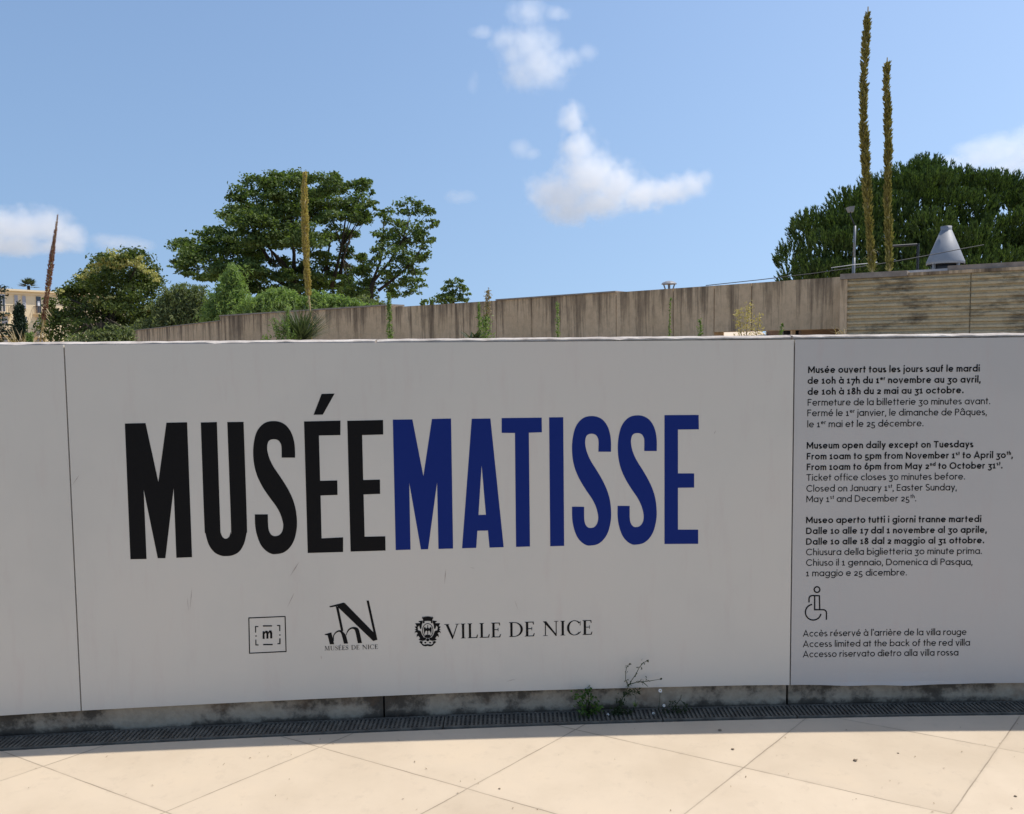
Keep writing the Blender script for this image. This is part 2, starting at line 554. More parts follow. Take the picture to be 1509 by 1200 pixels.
S_ = [(902,376,1),(901,330),(895,288),(881,250),(858,220),(830,204),(799,199),(765,204),(737,222),(715,254),(703,300),(699,352),(704,410),(719,465),(745,518),(780,570),(811,612),(832,652),(843,690),(844,714),(838,735),(825,750),(808,755),(792,752),(779,737),(772,710),(770,650,1),(707,650,1),(709,705),(718,752),(736,797),(760,825),(788,841),(812,842),(845,835),(875,812),(897,775),(909,725),(911,680),(904,622),(888,570),(862,518),(830,468),(800,424),(780,385),(769,348),(767,322),(772,300),(783,290),(800,287),(818,291),(830,304),(836,325),(837,376,1)]
U_ = [(446,206,1),(463,690),(469,742),(484,795),(510,832),(542,849),(568,852),(600,848),(632,830),(655,792),(667,740),(669,690),(653,203,1),(574,204,1),(592,700),(590,735),(583,758),(567,768),(552,760),(543,738),(540,700),(524,204,1)]
black = [
 [(79,211),(179,209),(241,494),(280,207),(380,205),(404,857),(328,860),(315,523),(275,862),(238,862),(170,530),(184,866),(106,867)],
 smooth_loop(U_), smooth_loop(S_),
 [(945,201),(1121,197),(1121,267),(1017,269),(1023,488),(1106,486),(1107,556),(1025,559),(1030,766),(1134,761),(1134,832),(963,837)],
 [(1154,198),(1327,194),(1328,264),(1226,267),(1231,484),(1312,482),(1313,551),(1233,554),(1238,758),(1338,756),(1339,825),(1170,830)]]
accent = [(1030,68),(1093,66),(1036,168),(991,169)]
for i, pl in enumerate(black):
    polys = [([cropA(*p[:2]) for p in pl], [])]
    if i == 3:
        polys.append(([cropA(*p) for p in accent], []))
    decal('letter', polys, M['ink'], P_mid)
S_w = [cropA(*p[:2]) for p in smooth_loop(S_)]
sx0, sx1 = min(p[0] for p in S_w), max(p[0] for p in S_w); sz0, sz1 = min(p[1] for p in S_w), max(p[1] for p in S_w)
def S_fit(x0, x1, y0, y1):
    a = cropB((x0 + x1) / 2, y1); b = cropB((x0 + x1) / 2, y0); l = cropB(x0, (y0 + y1) / 2); r = cropB(x1, (y0 + y1) / 2)
    return [(l[0] + (p[0] - sx0) / (sx1 - sx0) * (r[0] - l[0]), a[1] + (p[1] - sz0) / (sz1 - sz0) * (b[1] - a[1])) for p in S_w]
blue = [
 ([(57,177),(144,176),(193,428),(231,174),(316,172),(325,750),(260,752),(254,455),(214,753),(182,754),(130,457),(136,755),(70,757)], []),
 ([(408,173),(491,172),(550,744),(487,746),(480,670),(433,671),(428,747),(365,749)], [[(452,380),(471,600),(438,601)]]),
 ([(541,170),(719,168),(720,233),(662,235),(667,741),(605,743),(600,236),(541,236)], []),
 ([(752,167),(815,166),(819,738),(757,740)], []), None, None,
 ([(1265,157),(1417,156),(1418,220),(1325,221),(1325,416),(1397,416),(1397,479),(1325,480),(1325,666),(1415,666),(1415,729),(1265,730)], [])]
for i, e in enumerate(blue):
    if e is None:
        polys = [(S_fit(853, 1028, 161, 737) if i == 4 else S_fit(1056, 1231, 158, 733), [])]
    else:
        polys = [([cropB(*p) for p in e[0]], [[cropB(*p) for p in h] for h in e[1]])]
    o = decal('letter', polys, M['blue'], P_mid)

# ---- small print: a geometric sans drawn with strokes (x-height 0.5, capitals 0.7, old-style figures)
def arc(cx, cy, rx, ry, a0, a1, n=14):
    return [(cx + rx * math.cos(math.radians(a0 + (a1 - a0) * i / n)), cy + ry * math.sin(math.radians(a0 + (a1 - a0) * i / n))) for i in range(n + 1)]

def glyph(ch, w):
    h = w / 2; r = 0.255 - h; X = 0.5
    o = lambda cx=0.25, cy=0.25: arc(cx, cy, r, r, 0, 360, 24)
    ln = lambda *p: list(p)
    ra = 0.20 - h
    g = {
     'o': ([o()], .5), '0': ([o()], .5), 'a': ([o(), ln((X - h, 0), (X - h, .5))], .5), 'd': ([o(), ln((X - h, 0), (X - h, .76))], .5),
     'b': ([o(), ln((h, 0), (h, .76))], .5), 'p': ([o(), ln((h, .5), (h, -.21))], .5), 'q': ([o(), ln((X - h, .5), (X - h, -.21))], .5),
     'g': ([o(), ln((X - h, .5), (X - h, .02)) + arc(.25, .02, r, r - .01, 0, -150)[1:]], .5),
     'c': ([arc(.25, .25, r, r, 48, 312, 20)], .43), 'e': ([arc(.25, .25, r, r, 0, 322, 22), ln((h, .25), (X - h, .25))], .5),
     'l': ([ln((h, 0), (h, .76))], w), 'i': ([ln((h, 0), (h, .5)), ln((h, .60), (h, .60 + w * 1.15))], w),
     'j': ([ln((h, .5), (h, -.08)) + arc(h - .09, -.08, .09, .09, 0, -80, 5)[1:], ln((h, .60), (h, .60 + w * 1.15))], w),
     'n': ([ln((h, 0), (h, .5)), ln((h, .5 - h - ra)) + arc(.20, .5 - h - ra, ra, ra, 180, 0) + ln((.4 - h, 0))], .4),
     'h': ([ln((h, 0), (h, .76)), ln((h, .5 - h - ra)) + arc(.20, .5 - h - ra, ra, ra, 180, 0) + ln((.4 - h, 0))], .4),
     'u': ([ln((.4 - h, 0), (.4 - h, .5)), ln((h, .5)) + arc(.20, h + ra, ra, ra, 180, 360)], .4),
     'm': ([ln((h, 0), (h, .5)), arc(.185, .5 - h - .15 + h * .5, .185 - h, .15 - h * .5, 180, 0) + ln((.37 - h, 0)), arc(.555 - w, .5 - h - .15 + h * .5, .185 - h, .15 - h * .5, 180, 0) + ln((.74 - w - h, 0))], .74 - w),
     'r': ([ln((h, 0), (h, .5)), arc(.22, .30, .22 - h, .2 - h, 180, 75)], .27),
     's': ([arc(.155, .36, .14 - h * .4, .14 - h, 40, 255, 12) + arc(.165, .135, .155 - h * .5, .135 - h, 75, -150, 12)], .33),
     't': ([ln((.12, .66), (.12, 0)), ln((0, .5 - h), (.26, .5 - h))], .27),
     'f': ([ln((.10, 0), (.10, .60)) + arc(.20, .60, .10, .16 - h, 180, 75, 6)[1:], ln((0, .5 - h), (.25, .5 - h))], .26),
     'v': ([ln((h * .8, .5), (.21, .0 + h * .3), (.42 - h * .8, .5))], .42), 'x': ([ln((h * .6, 0), (.4 - h * .6, .5)), ln((h * .6, .5), (.4 - h * .6, 0))], .4),
     'y': ([ln((h * .8, .5), (.215, .02)), ln((.42 - h * .8, .5), (.12, -.20))], .42),
     'k': ([ln((h, 0), (h, .76)), ln((.36, .5), (h, .22)), ln((.13, .29), (.39 - h * .3, 0))], .39),
     'M': ([ln((h, 0), (h, .7)), ln((h, .68), (.34, .18), (.68 - h, .68)), ln((.68 - h, .7), (.68 - h, 0))], .68),
     'N': ([ln((h, 0), (h, .7)), ln((h, .68), (.55 - h, .02)), ln((.55 - h, .7), (.55 - h, 0))], .55),
     'F': ([ln((h, 0), (h, .7)), ln((0, .7 - h), (.40, .7 - h)), ln((h, .36), (.36, .36))], .41),
     'E': ([ln((h, 0), (h, .7)), ln((0, .7 - h), (.40, .7 - h)), ln((h, .36), (.37, .36)), ln((0, h), (.40, h))], .42),
     'P': ([ln((h, 0), (h, .7)), ln((h, .7 - h), (.22, .7 - h)) + arc(.24, .50, .20 - h, .20 - h, 90, -90) + ln((h, .30 + h))], .44),
     'D': ([ln((h, 0), (h, .7)), ln((h, .7 - h), (.22, .7 - h)) + arc(.24, .35, .35 - h, .35 - h, 90, -90, 18) + ln((h, h))], .6),
     'T': ([ln((.25, 0), (.25, .7)), ln((0, .7 - h), (.5, .7 - h))], .5),
     'A': ([ln((h * .8, 0), (.31, .68), (.62 - h * .8, 0)), ln((.14, .21), (.48, .21))], .62),
     'O': ([arc(.36, .35, .36 - h, .36 - h, 0, 360, 28)], .72), 'C': ([arc(.36, .35, .36 - h, .36 - h, 42, 318, 24)], .64),
     'J': ([ln((.26 - h, .7), (.26 - h, .17)) + arc(.11, .17, .15 - h, .17 - h, 0, -150, 10)[1:]], .28),
     'S': ([arc(.21, .525, .19 - h * .4, .185 - h, 35, 255, 12) + arc(.215, .175, .21 - h * .5, .185 - h, 78, -150, 12)], .43),
     '1': ([ln((.02, .40), (.16, .47), (.16, 0)), ln((.02, h), (.30, h))], .32),
     '2': ([arc(.19, .335, .17 - h * .4, .17 - h, 165, -25, 12) + ln((h, h)), ln((.03, h), (.38, h))], .4),
     '3': ([ln((.03, .5 - h), (.36, .5 - h), (.17, .22)) + arc(.17, .02, .2 - h * .4, .2 - h * .5, 85, -150, 14)], .4),
     '5': ([ln((.34, .5 - h), (.10, .5 - h), (.06, .21)) + arc(.17, .03, .2 - h * .4, .205 - h, 120, -150, 14)], .4),
     '6': ([arc(.23, .23, .23 - h, .235 - h, 0, 360, 22), ln((.27, .72), (.03 + h * .5, .30))], .46),
     '7': ([ln((0, .5 - h), (.37, .5 - h), (.12, -.2))], .39),
     '8': ([arc(.22, .19, .215 - h, .20 - h, 0, 360, 22), arc(.22, .535, .175 - h, .17 - h, 0, 360, 20)], .44),
     '.': ([ln((h * 1.3, 0), (h * 1.3, w * 1.3))], w * 1.3), ',': ([ln((h * 1.3, w * 1.1), (h * .5, -.12))], w * 1.2), "'": ([ln((h, .76), (h, .55))], w), ' ': ([], .2)}
    base = {'é': ('e', [(.22, .58), (.34, .72)]), 'è': ('e', [(.30, .58), (.18, .72)]), 'à': ('a', [(.28, .58), (.15, .72)]), 'â': ('a', [(.10, .58), (.25, .72), (.40, .58)])}
    if ch in base:
        st, adv = g[base[ch][0]]
        return st + [base[ch][1]], adv
    return g[ch]

def ribbon(pts, w):
    """the two edges of a stroke"""
    pts[:] = [p for i, p in enumerate(pts) if i == 0 or math.dist(p, pts[i - 1]) > 1e-7]
    n = len(pts); Lf, Rt = [], []
    closed = math.dist(pts[0], pts[-1]) < 1e-6
    for i in range(n):
        a = pts[i - 1] if i > 0 else (pts[-2] if closed else pts[0])
        b = pts[i + 1] if i < n - 1 else (pts[1] if closed else pts[-1])
        p = pts[i]
        d1 = (p[0] - a[0], p[1] - a[1]); d2 = (b[0] - p[0], b[1] - p[1])
        l1, l2 = math.hypot(*d1), math.hypot(*d2)
        if l1 < 1e-9: d1, l1 = d2, l2
        if l2 < 1e-9: d2, l2 = d1, l1
        n1 = (-d1[1] / l1, d1[0] / l1); n2 = (-d2[1] / l2, d2[0] / l2)
        m = (n1[0] + n2[0], n1[1] + n2[1]); ml = math.hypot(*m)
        if ml < 0.3: m, k = n1, 1.0
        else:
            m = (m[0] / ml, m[1] / ml); k = min(2.2, 1 / max(0.25, m[0] * n1[0] + m[1] * n1[1]))
        Lf.append((p[0] + m[0] * w / 2 * k, p[1] + m[1] * w / 2 * k)); Rt.append((p[0] - m[0] * w / 2 * k, p[1] - m[1] * w / 2 * k))
    return Lf, Rt

def add_stroke(mb, pts, w, tf, off):
    Lf, Rt = ribbon(pts, w)
    n = len(pts)
    P = [tf(*p) for p in Lf] + [tf(*p) for p in Rt]
    mb.add([tuple(wp(x, z, off)) for x, z in P], [(i, n + i, n + i + 1, i + 1) for i in range(n - 1)])

def text_line(s, x0, z0, x1, z1, size, w, mat, parent, name='text_line', gap=0.085):
    """^...^ marks superscript"""
    items, x, sup = [], 0.0, False
    for ch in s:
        if ch == '^':
            sup = not sup; continue
        st, adv = glyph(ch, w * (1.15 if sup else 1))
        k = 0.58 if sup else 1.0
        items.append((st, x, k, 0.33 if sup else 0.0, w * (1.15 if sup else 1)))
        x += adv * k + (gap if ch != ' ' else 0.03) * (0.7 if sup else 1)
    total = x - gap
    fx = (x1 - x0) / (total * size)
    mb = MB(); c = 0
    for st, gx, k, up, ww in items:
        for pts in st:
            def tf(a, b):
                u = (gx + a * k) * size * fx
                return x0 + u, z0 + (z1 - z0) * u / (x1 - x0) + (up + b * k) * size
            add_stroke(mb, pts, ww, tf, PO + 0.0008 + (c % 30) * 0.00002); c += 1
    mb.build(name, mat, parent)
    return fx

LINES = [("Musée ouvert tous les jours sauf le mardi", 1, 133, 130, 1226, 120), ("de 10h à 17h du 1^er^ novembre au 30 avril,", 1, 130, 199, 1233, 190),
 ("de 10h à 18h du 2 mai au 31 octobre.", 1, 130, 269, 1124, 258), ("Fermeture de la billetterie 30 minutes avant.", 0, 130, 338, 1293, 328),
 ("Fermé le 1^er^ janvier, le dimanche de Pâques,", 0, 128, 405, 1272, 398), ("le 1^er^ mai et le 25 décembre.", 0, 128, 476, 868, 469),
 ("Museum open daily except on Tuesdays", 1, 124, 612, 1185, 603), ("From 10am to 5pm from November 1^st^ to April 30^th^,", 1, 124, 681, 1438, 671),
 ("From 10am to 6pm from May 2^nd^ to October 31^st^.", 1, 124, 749, 1372, 738), ("Ticket office closes 30 minutes before.", 0, 122, 816, 1132, 808),
 ("Closed on January 1^st^, Easter Sunday,", 0, 122, 886, 1080, 877), ("May 1^st^ and December 25^th^.", 0, 122, 953, 822, 947),
 ("Museo aperto tutti i giorni tranne martedi", 1, 120, 1087, 1236, 1079), ("Dalle 10 alle 17 dal 1 novembre al 30 aprile,", 1, 120, 1156, 1272, 1147),
 ("Dalle 10 alle 18 dal 2 maggio al 31 ottobre.", 1, 120, 1224, 1255, 1214), ("Chiusura della biglietteria 30 minute prima.", 0, 120, 1291, 1240, 1282),
 ("Chiuso il 1 gennaio, Domenica di Pasqua,", 0, 120, 1358, 1180, 1352), ("1 maggio e 25 dicembre.", 0, 120, 1425, 762, 1419),
 ("Accès réservé à l'arrière de la villa rouge", 0, 100, 1809, 1142, 1798), ("Access limited at the back of the red villa", 0, 100, 1876, 1164, 1866),
 ("Accesso riservato dietro alla villa rossa", 0, 100, 1941, 1090, 1929)]
fxs = []
for s, bold, xa, ya, xb, yb in LINES:
    a = onwall(1160 + xa / 4.324, 520 + ya / 4.324, PO); b = onwall(1160 + xb / 4.324, 520 + yb / 4.324, PO)
    fxs.append(round(text_line(s, a[0], a[1], b[0], b[1], 0.0405, 0.128 if bold else 0.09, M['ink'], P_right), 2))
print('text fit', fxs)

# wheelchair sign, drawn with strokes
mb = MB()
cw = lambda x, y: onwall(1160 + x / 4.324, 740 + y / 4.324, PO)
for k, pts in enumerate([arc(190, 558, 18, 18, 0, 360, 24), [(139, 640), (139, 622)] + arc(160, 617, 21, 21, 180, 270, 6) + [(205, 597), (207, 684)],
                         [(175, 597), (175, 686), (228, 686)] + arc(230, 706, 20, 20, -90, 0, 6) + [(250, 750)],
                         arc(166, 702, 50, 50, 262, 12, 28)]):
    Lf, Rt = ribbon(pts, 8.5)
    n = len(pts)
    P = [cw(*p) for p in Lf] + [cw(*p) for p in Rt]
    mb.add([tuple(wp(x, z, PO + 0.0008 + k * 0.00003)) for x, z in P], [(i, i + 1, n + i + 1, n + i) for i in range(n - 1)])
mb.build('wheelchair_symbol', M['ink'], P_right)

# ---- serif capitals for the two lower logos (cap height 1)
def sglyph(ch):
    T, t, s = 0.135, 0.05, 0.035
    def stem(x, w=T, e=0.09): return [[(x - w/2, 0), (x + w/2, 0), (x + w/2, 1), (x - w/2, 1)], [(x - w/2 - e, 0), (x + w/2 + e, 0), (x + w/2 + e*.3, s*1.4), (x - w/2 - e*.3, s*1.4)], [(x - w/2 - e*.3, 1 - s*1.4), (x + w/2 + e*.3, 1 - s*1.4), (x + w/2 + e, 1), (x - w/2 - e, 1)]]
    def ser(x, y, e=0.16): return [(x - e, y), (x + e, y), (x + e, y + s), (x - e, y + s)]
    def bow(cx, cy, rx, ry, a0, a1, wf, n=18):
        o, i = [], []
        for k in range(n + 1):
            a = math.radians(a0 + (a1 - a0) * k / n); w = wf(a)
            o.append((cx + rx * math.cos(a), cy + ry * math.sin(a))); i.append((cx + (rx - w) * math.cos(a), cy + (ry - w * .8) * math.sin(a)))
        return [o[k:k+2] + [i[k+1], i[k]] for k in range(n)]
    th = lambda a: t + (T * 1.05 - t) * abs(math.cos(a)) ** 1.3
    if ch == 'I': return stem(.18), .36
    if ch == 'L': return stem(.18) + [[(.18, 0), (.62, 0), (.66, .24), (.61, .22), (.55, t), (.18, t)]], .66
    if ch == 'E': return stem(.18) + [[(.18, 0), (.58, 0), (.63, .22), (.58, .2), (.52, t), (.18, t)], [(.18, 1), (.57, 1), (.58, .8), (.54, .81), (.50, 1 - t), (.18, 1 - t)], [(.18, .5), (.46, .5), (.46, .55), (.18, .55)], [(.44, .41), (.475, .41), (.475, .64), (.44, .64)]], .64
    if ch == 'D': return stem(.18) + bow(.34, .5, .52, .5, -90, 90, th) + [[(.1, 0), (.35, 0), (.35, t), (.1, t)], [(.1, 1 - t), (.35, 1 - t), (.35, 1), (.1, 1)]], .88
    if ch == 'N': return [[(.15, 0), (.205, 0), (.205, 1), (.15, 1)], [(.79, 0), (.845, 0), (.845, 1), (.79, 1)], [(.03, 1), (.22, 1), (.845, 0), (.80, -.02)], [(.12, 1), (.23, 1), (.845, .06), (.845, -.02), (.78, -.02)], ser(.178, 0, .13), ser(.818, 1 - s, .13)], .98
    if ch == 'C': return bow(.47, .5, .45, .515, 42, 318, th, 26) + [[(.79, .66), (.83, .66), (.83, .98), (.80, .90)], [(.79, .16), (.80, .13), (.86, .22), (.83, .25)]], .86
    if ch == 'V': return [[(.05, 1), (.21, 1), (.50, .18), (.44, -.02)], [(.44, -.02), (.49, -.02), (.80, 1), (.745, 1), (.47, .12)], ser(.13, 1 - s, .15), ser(.77, 1 - s, .12)], .88
    if ch == 'M': return [[(.13, 0), (.18, 0), (.22, 1), (.17, 1)], [(.80, 0), (.94, 0), (.90, 1), (.78, 1)], [(.16, 1), (.30, 1), (.55, .14), (.50, 0)], [(.50, 0), (.55, 0), (.82, 1), (.78, 1)], ser(.155, 0, .12), ser(.87, 0, .15), ser(.2, 1 - s, .12), ser(.87, 1 - s, .13)], 1.04
    if ch == 'U': return stem(.18)[:1] and [[(.11, .35), (.245, .35), (.245, 1), (.11, 1)], [(.68, .35), (.73, .35), (.73, 1), (.68, 1)], ser(.178, 1 - s, .15), ser(.705, 1 - s, .12)] + bow(.42, .36, .31, .37, 180, 360, lambda a: t + (T - t) * max(0, -math.cos(a)) ** 1.2), .84
    if ch == 'S': return bow(.28, .745, .235, .265, 30, 235, lambda a: t * 1.2, 14) + [[(.07, .66), (.17, .72), (.50, .40), (.44, .26)], [(.08, .60), (.14, .66), (.52, .40), (.5, .28)]] + bow(.28, .25, .245, .265, 55, -150, lambda a: t * 1.3, 14) + [[(.45, .70), (.49, .70), (.49, .98), (.46, .95)], [(.04, .04), (.07, .05), (.08, .31), (.04, .31)]], .56
    if ch == 'É':
        p, a = sglyph('E'); return p + [[(.30, 1.08), (.37, 1.08), (.50, 1.28), (.40, 1.28)]], a
    return [], .40

def serif_text(mb, s, x0, z0, x1, z1, capm, gap=0.05):
    parts, x = [], 0.0
    for ch in s:
        p, adv = sglyph(ch)
        parts.append((p, x)); x += adv + gap
    k = (x1 - x0) / (x - gap); c = 0
    for p, gx in parts:
        for poly in p:
            q = [(x0 + (gx + a) * k, z0 + (z1 - z0) * (gx + a) * k / (x1 - x0) + b * capm) for a, b in poly]
            o = PO + 0.0008 + (c % 40) * 0.00002; c += 1
            ar = sum(q[i][0] * q[(i + 1) % len(q)][1] - q[(i + 1) % len(q)][0] * q[i][1] for i in range(len(q)))
            if ar < 0: q = q[::-1]
            tris = tessellate_polygon([[Vector((a, b, 0)) for a, b in q]])
            mb.add([tuple(wp(a, b, o)) for a, b in q], [tuple(t) for t in tris])

c8 = lambda x, y: onwall(340 + x / 2.6946, 850 + y / 2.6946, PO)
c3 = lambda x, y: onwall(460 + x / 12.0, 870 + y / 12.0, PO)
c4 = lambda x, y: onwall(600 + x / 17.143, 895 + y / 17.143, PO)
px1 = 3.36 / 1200
# square logo
def poly_px(f, *polys): return [([f(*p) for p in pl], []) for pl in polys]
bar = lambda x0, y0, x1, y1: [(x0, y0), (x1, y0), (x1, y1), (x0, y1)]
decal('square_logo', [([c8(70, 162), c8(218, 156), c8(222, 299), c8(73, 306)], [[c8(74, 166), c8(214, 160), c8(218, 295), c8(77, 302)]])]
      + poly_px(c8, bar(97, 196, 110, 200), bar(97, 196, 101, 222), bar(98, 233, 103, 238), bar(98, 250, 102, 273), bar(98, 269, 111, 273),
                bar(128, 193, 164, 198), bar(129, 267, 167, 272), bar(184, 192, 197, 196), bar(193, 192, 197, 216), bar(193, 229, 198, 234), bar(193, 245, 198, 268), bar(186, 264, 198, 268),
                [(127, 217), (134, 217), (135, 247), (127, 247)], [(142, 224), (150, 224), (150, 246), (142, 246)], [(157, 224), (165, 222), (165, 245), (157, 245)],
                [(132, 222), (140, 214), (147, 216), (150, 226), (143, 228), (139, 222), (135, 228)], [(148, 222), (154, 213), (162, 214), (165, 225), (158, 227), (154, 221), (150, 228)]), M['ink'], P_mid)
arch1 = smooth_loop([(372,900,1),(366,830),(388,770),(430,725),(480,705),(522,714),(560,748),(598,800),(636,942,1),(562,945,1),(528,805),(503,748),(470,735),(422,760),(388,808),(384,900,1)])
arch2 = smooth_loop([(598,790,1),(625,712),(672,664),(740,648),(800,665),(834,718),(882,933,1),(808,937,1),(768,745),(745,694),(708,682),(660,704),(622,755),(606,800,1)])
decal('monogram', poly_px(c3, [(303,282),(555,218),(575,226),(600,262),(430,284),(318,303)], [(440,262),(575,222),(1090,748),(1155,875),(1080,898),(458,300)],
      [(418,285),(465,290),(552,712),(520,745),(505,690)], [(962,183),(1003,180),(1155,875),(1085,745)], [(220,778),(340,745),(390,955),(315,958),(275,797),(226,790)], arch1, arch2), M['ink'], P_mid)
mb = MB(); a = c3(218, 1066); b = c3(1165, 1035)
serif_text(mb, 'MUSÉES DE NICE', a[0], a[1], b[0], b[1], 82 / 12 * px1)
mb.build('caption', M['ink'], P_mid)
a = c8(850, 247); b = c8(1437, 230)
for wd_, w0, w1 in (('VILLE', 850, 1074), ('DE', 1103, 1208), ('NICE', 1238, 1437)):
    xa, xb = c8(w0, 240)[0], c8(w1, 235)[0]
    za, zb_ = (a[1] + (b[1] - a[1]) * (x_ - a[0]) / (b[0] - a[0]) for x_ in (xa, xb))
    mb = MB(); serif_text(mb, wd_, xa, za, xb, zb_, 61 / 2.6946 * px1, 0.05)
    mb.build('city_name', M['ink'], P_mid)
# city crest: mural crown, mantling, oval shield with the eagle on three hills, ribbon
def mirror(pl, cx=520): return [(2 * cx - x, y) for x, y in pl][::-1]
half = [[(400,290),(520,300),(520,345),(440,350),(440,400),(400,405)], [(365,265),(400,262),(520,235),(520,300),(405,305)],
        [(280,350),(390,335),(395,380),(370,450),(360,540),(330,550),(310,500),(300,430),(330,390)],
        [(205,405),(320,400),(300,470),(270,500),(275,580),(320,620),(255,590),(190,570),(230,545),(190,490),(240,480)],
        [(190,660),(200,610),(250,570),(340,600),(380,700),(420,760),(480,770),(470,830),(400,850),(340,840),(290,820),(330,780),(280,720),(240,760),(245,690),(270,650),(220,630)],
        [(305,880),(340,850),(400,870),(380,910),(430,945),(520,930),(520,975),(470,990),(400,975),(350,920)],
        [(430,890),(460,870),(490,885),(470,915),(440,910)],
        [(440,720),(480,690),(520,700),(520,760),(470,765)],
        [(515,450),(530,450),(530,700),(510,700)], [(420,520),(450,490),(480,540),(520,500),(520,620),(490,590),(470,600),(450,640),(440,700),(425,620)]]
crest = [([c4(*p) for p in pl], []) for pl in half] + [([c4(*p) for p in mirror(pl)], []) for pl in half]
crest += [([c4(*p) for p in bar(x, 225 + abs(x - 510) * .12, x + 22, 262)], []) for x in range(385, 640, 34)]
ov = lambda rx, ry: [c4(*p) for p in arc(520, 590, rx, ry, 0, 360, 32)[:-1]]
crest.append((ov(142, 188), [ov(124, 170)]))
crest.append(([c4(*p) for p in arc(520, 822, 42, 38, 0, 360, 16)[:-1]], []))
decal('city_crest', crest, M['ink'], P_mid)
# scuffs and drips on the white boards
M['scuff'] = mat_noise('scuff', (0.22, 0.16, 0.13), (0.40, 0.32, 0.28), 40, 0.8, 0.2, 0)
def scuff(mb, px0, py0, px1_, py1, w):
    a = onwall(px0, py0, PO); b = onwall(px1_, py1, PO)
    d = (b[0] - a[0], b[1] - a[1]); l = math.hypot(*d); nn = (-d[1] / l * w, d[0] / l * w)
    m_ = (a[0] + d[0] * .4, a[1] + d[1] * .4)
    q = [a, (m_[0] + nn[0], m_[1] + nn[1]), b, (m_[0] - nn[0], m_[1] - nn[1])]
    ar = sum(q[i][0] * q[(i + 1) % 4][1] - q[(i + 1) % 4][0] * q[i][1] for i in range(4))
    if ar < 0: q = q[::-1]
    mb.add([tuple(wp(x, z, PO + 0.0006)) for x, z in q], [(0, 1, 2, 3)])
for s in [(441,828,427,850,.0012),(434,873,423,896,.001),(657,838,655,862,.0012),(283,865,280,900,.0009),(276,880,278,902,.0007),(117,700,106,716,.0009),(1245,720,1250,724,.001),(520,500,528,498,.0004),(758,884,764,900,.0006),(700,838,692,836,.0005),(1052,640,1055,634,.0008),(473,966,474,972,.001),(745,1005,762,1000,.0007)]:
    mb = MB(); scuff(mb, *s); mb.build('scuff_mark', M['scuff'], P_mid)
# ------------------------------------------------------------------ back wall of board-marked concrete
def mat_streaked(name, c1, c2, dark, amount=1.0, hor=False):
    """weathered concrete; dirt has run down it (or along the ribs) in drips of uneven length"""
    m, nt, b = new_mat(name, 0.94, 0.12)
    st = noise(nt, pos(nt, (0.9, 0.9, 2.6) if hor else (2.6, 2.6, 0.13)), 2.2, 9, 0.75)
    fine = noise(nt, pos(nt, (2.5, 2.5, 4) if hor else (7, 7, 1.1)), 4.0, 8, 0.7)
    blot = noise(nt, pos(nt), 1.3, 7, 0.62)
    mott = noise(nt, pos(nt, (1, 1, 1)), 11.0, 8, 0.75)
    c = ramp(nt, blot, [(0.3, c1), (0.7, c2)])
    c = mixc(nt, ramp(nt, mott, [(0.45, 0.0), (0.75, 0.30)]), c, dark)
    c = mixc(nt, ramp(nt, fine, [(0.48, 0.0), (0.78, 0.22)]), c, dark)
    sz = nd(nt, 'ShaderNodeSeparateXYZ'); g = nd(nt, 'ShaderNodeNewGeometry'); L(nt, g.outputs['Position'], sz.inputs[0])
    f = math_(nt, 'ADD', math_(nt, 'MULTIPLY', st, 0.8), math_(nt, 'MULTIPLY', blot, 0.2))
    if hor:
        f = math_(nt, 'ADD', f, 0.008)
    else:
        f = math_(nt, 'ADD', f, ramp(nt, math_(nt, 'SUBTRACT', sz.outputs[2], 1.5), [(0.0, 0.0), (0.45, 0.015), (0.92, 0.075)]))
    c = mixc(nt, ramp(nt, f, [(0.52, 0.0), (0.58, 0.5 * amount), (0.68, 0.93 * amount)]), c, dark)
    pk = noise(nt, pos(nt), 60.0, 2, 0.5)
    c = mixc(nt, ramp(nt, pk, [(0.70, 0.0), (0.76, 0.6)]), c, dark)
    L(nt, c, b.inputs['Base Color'])
    bump(nt, b, math_(nt, 'ADD', mott, fine), 0.35, 0.012)
    return m
M['brown'] = mat_streaked('streaked_brown_concrete', (0.58, 0.425, 0.265), (0.72, 0.54, 0.355), (0.085, 0.062, 0.045))
M['ribbed'] = mat_streaked('ribbed_concrete', (0.52, 0.42, 0.26), (0.66, 0.54, 0.35), (0.09, 0.068, 0.048), 1.0, True)
M['cop2'] = mat_noise('coping_concrete', (0.22, 0.18, 0.15), (0.36, 0.31, 0.26), 9, 0.9, 0.2, 0.4, 0.01)

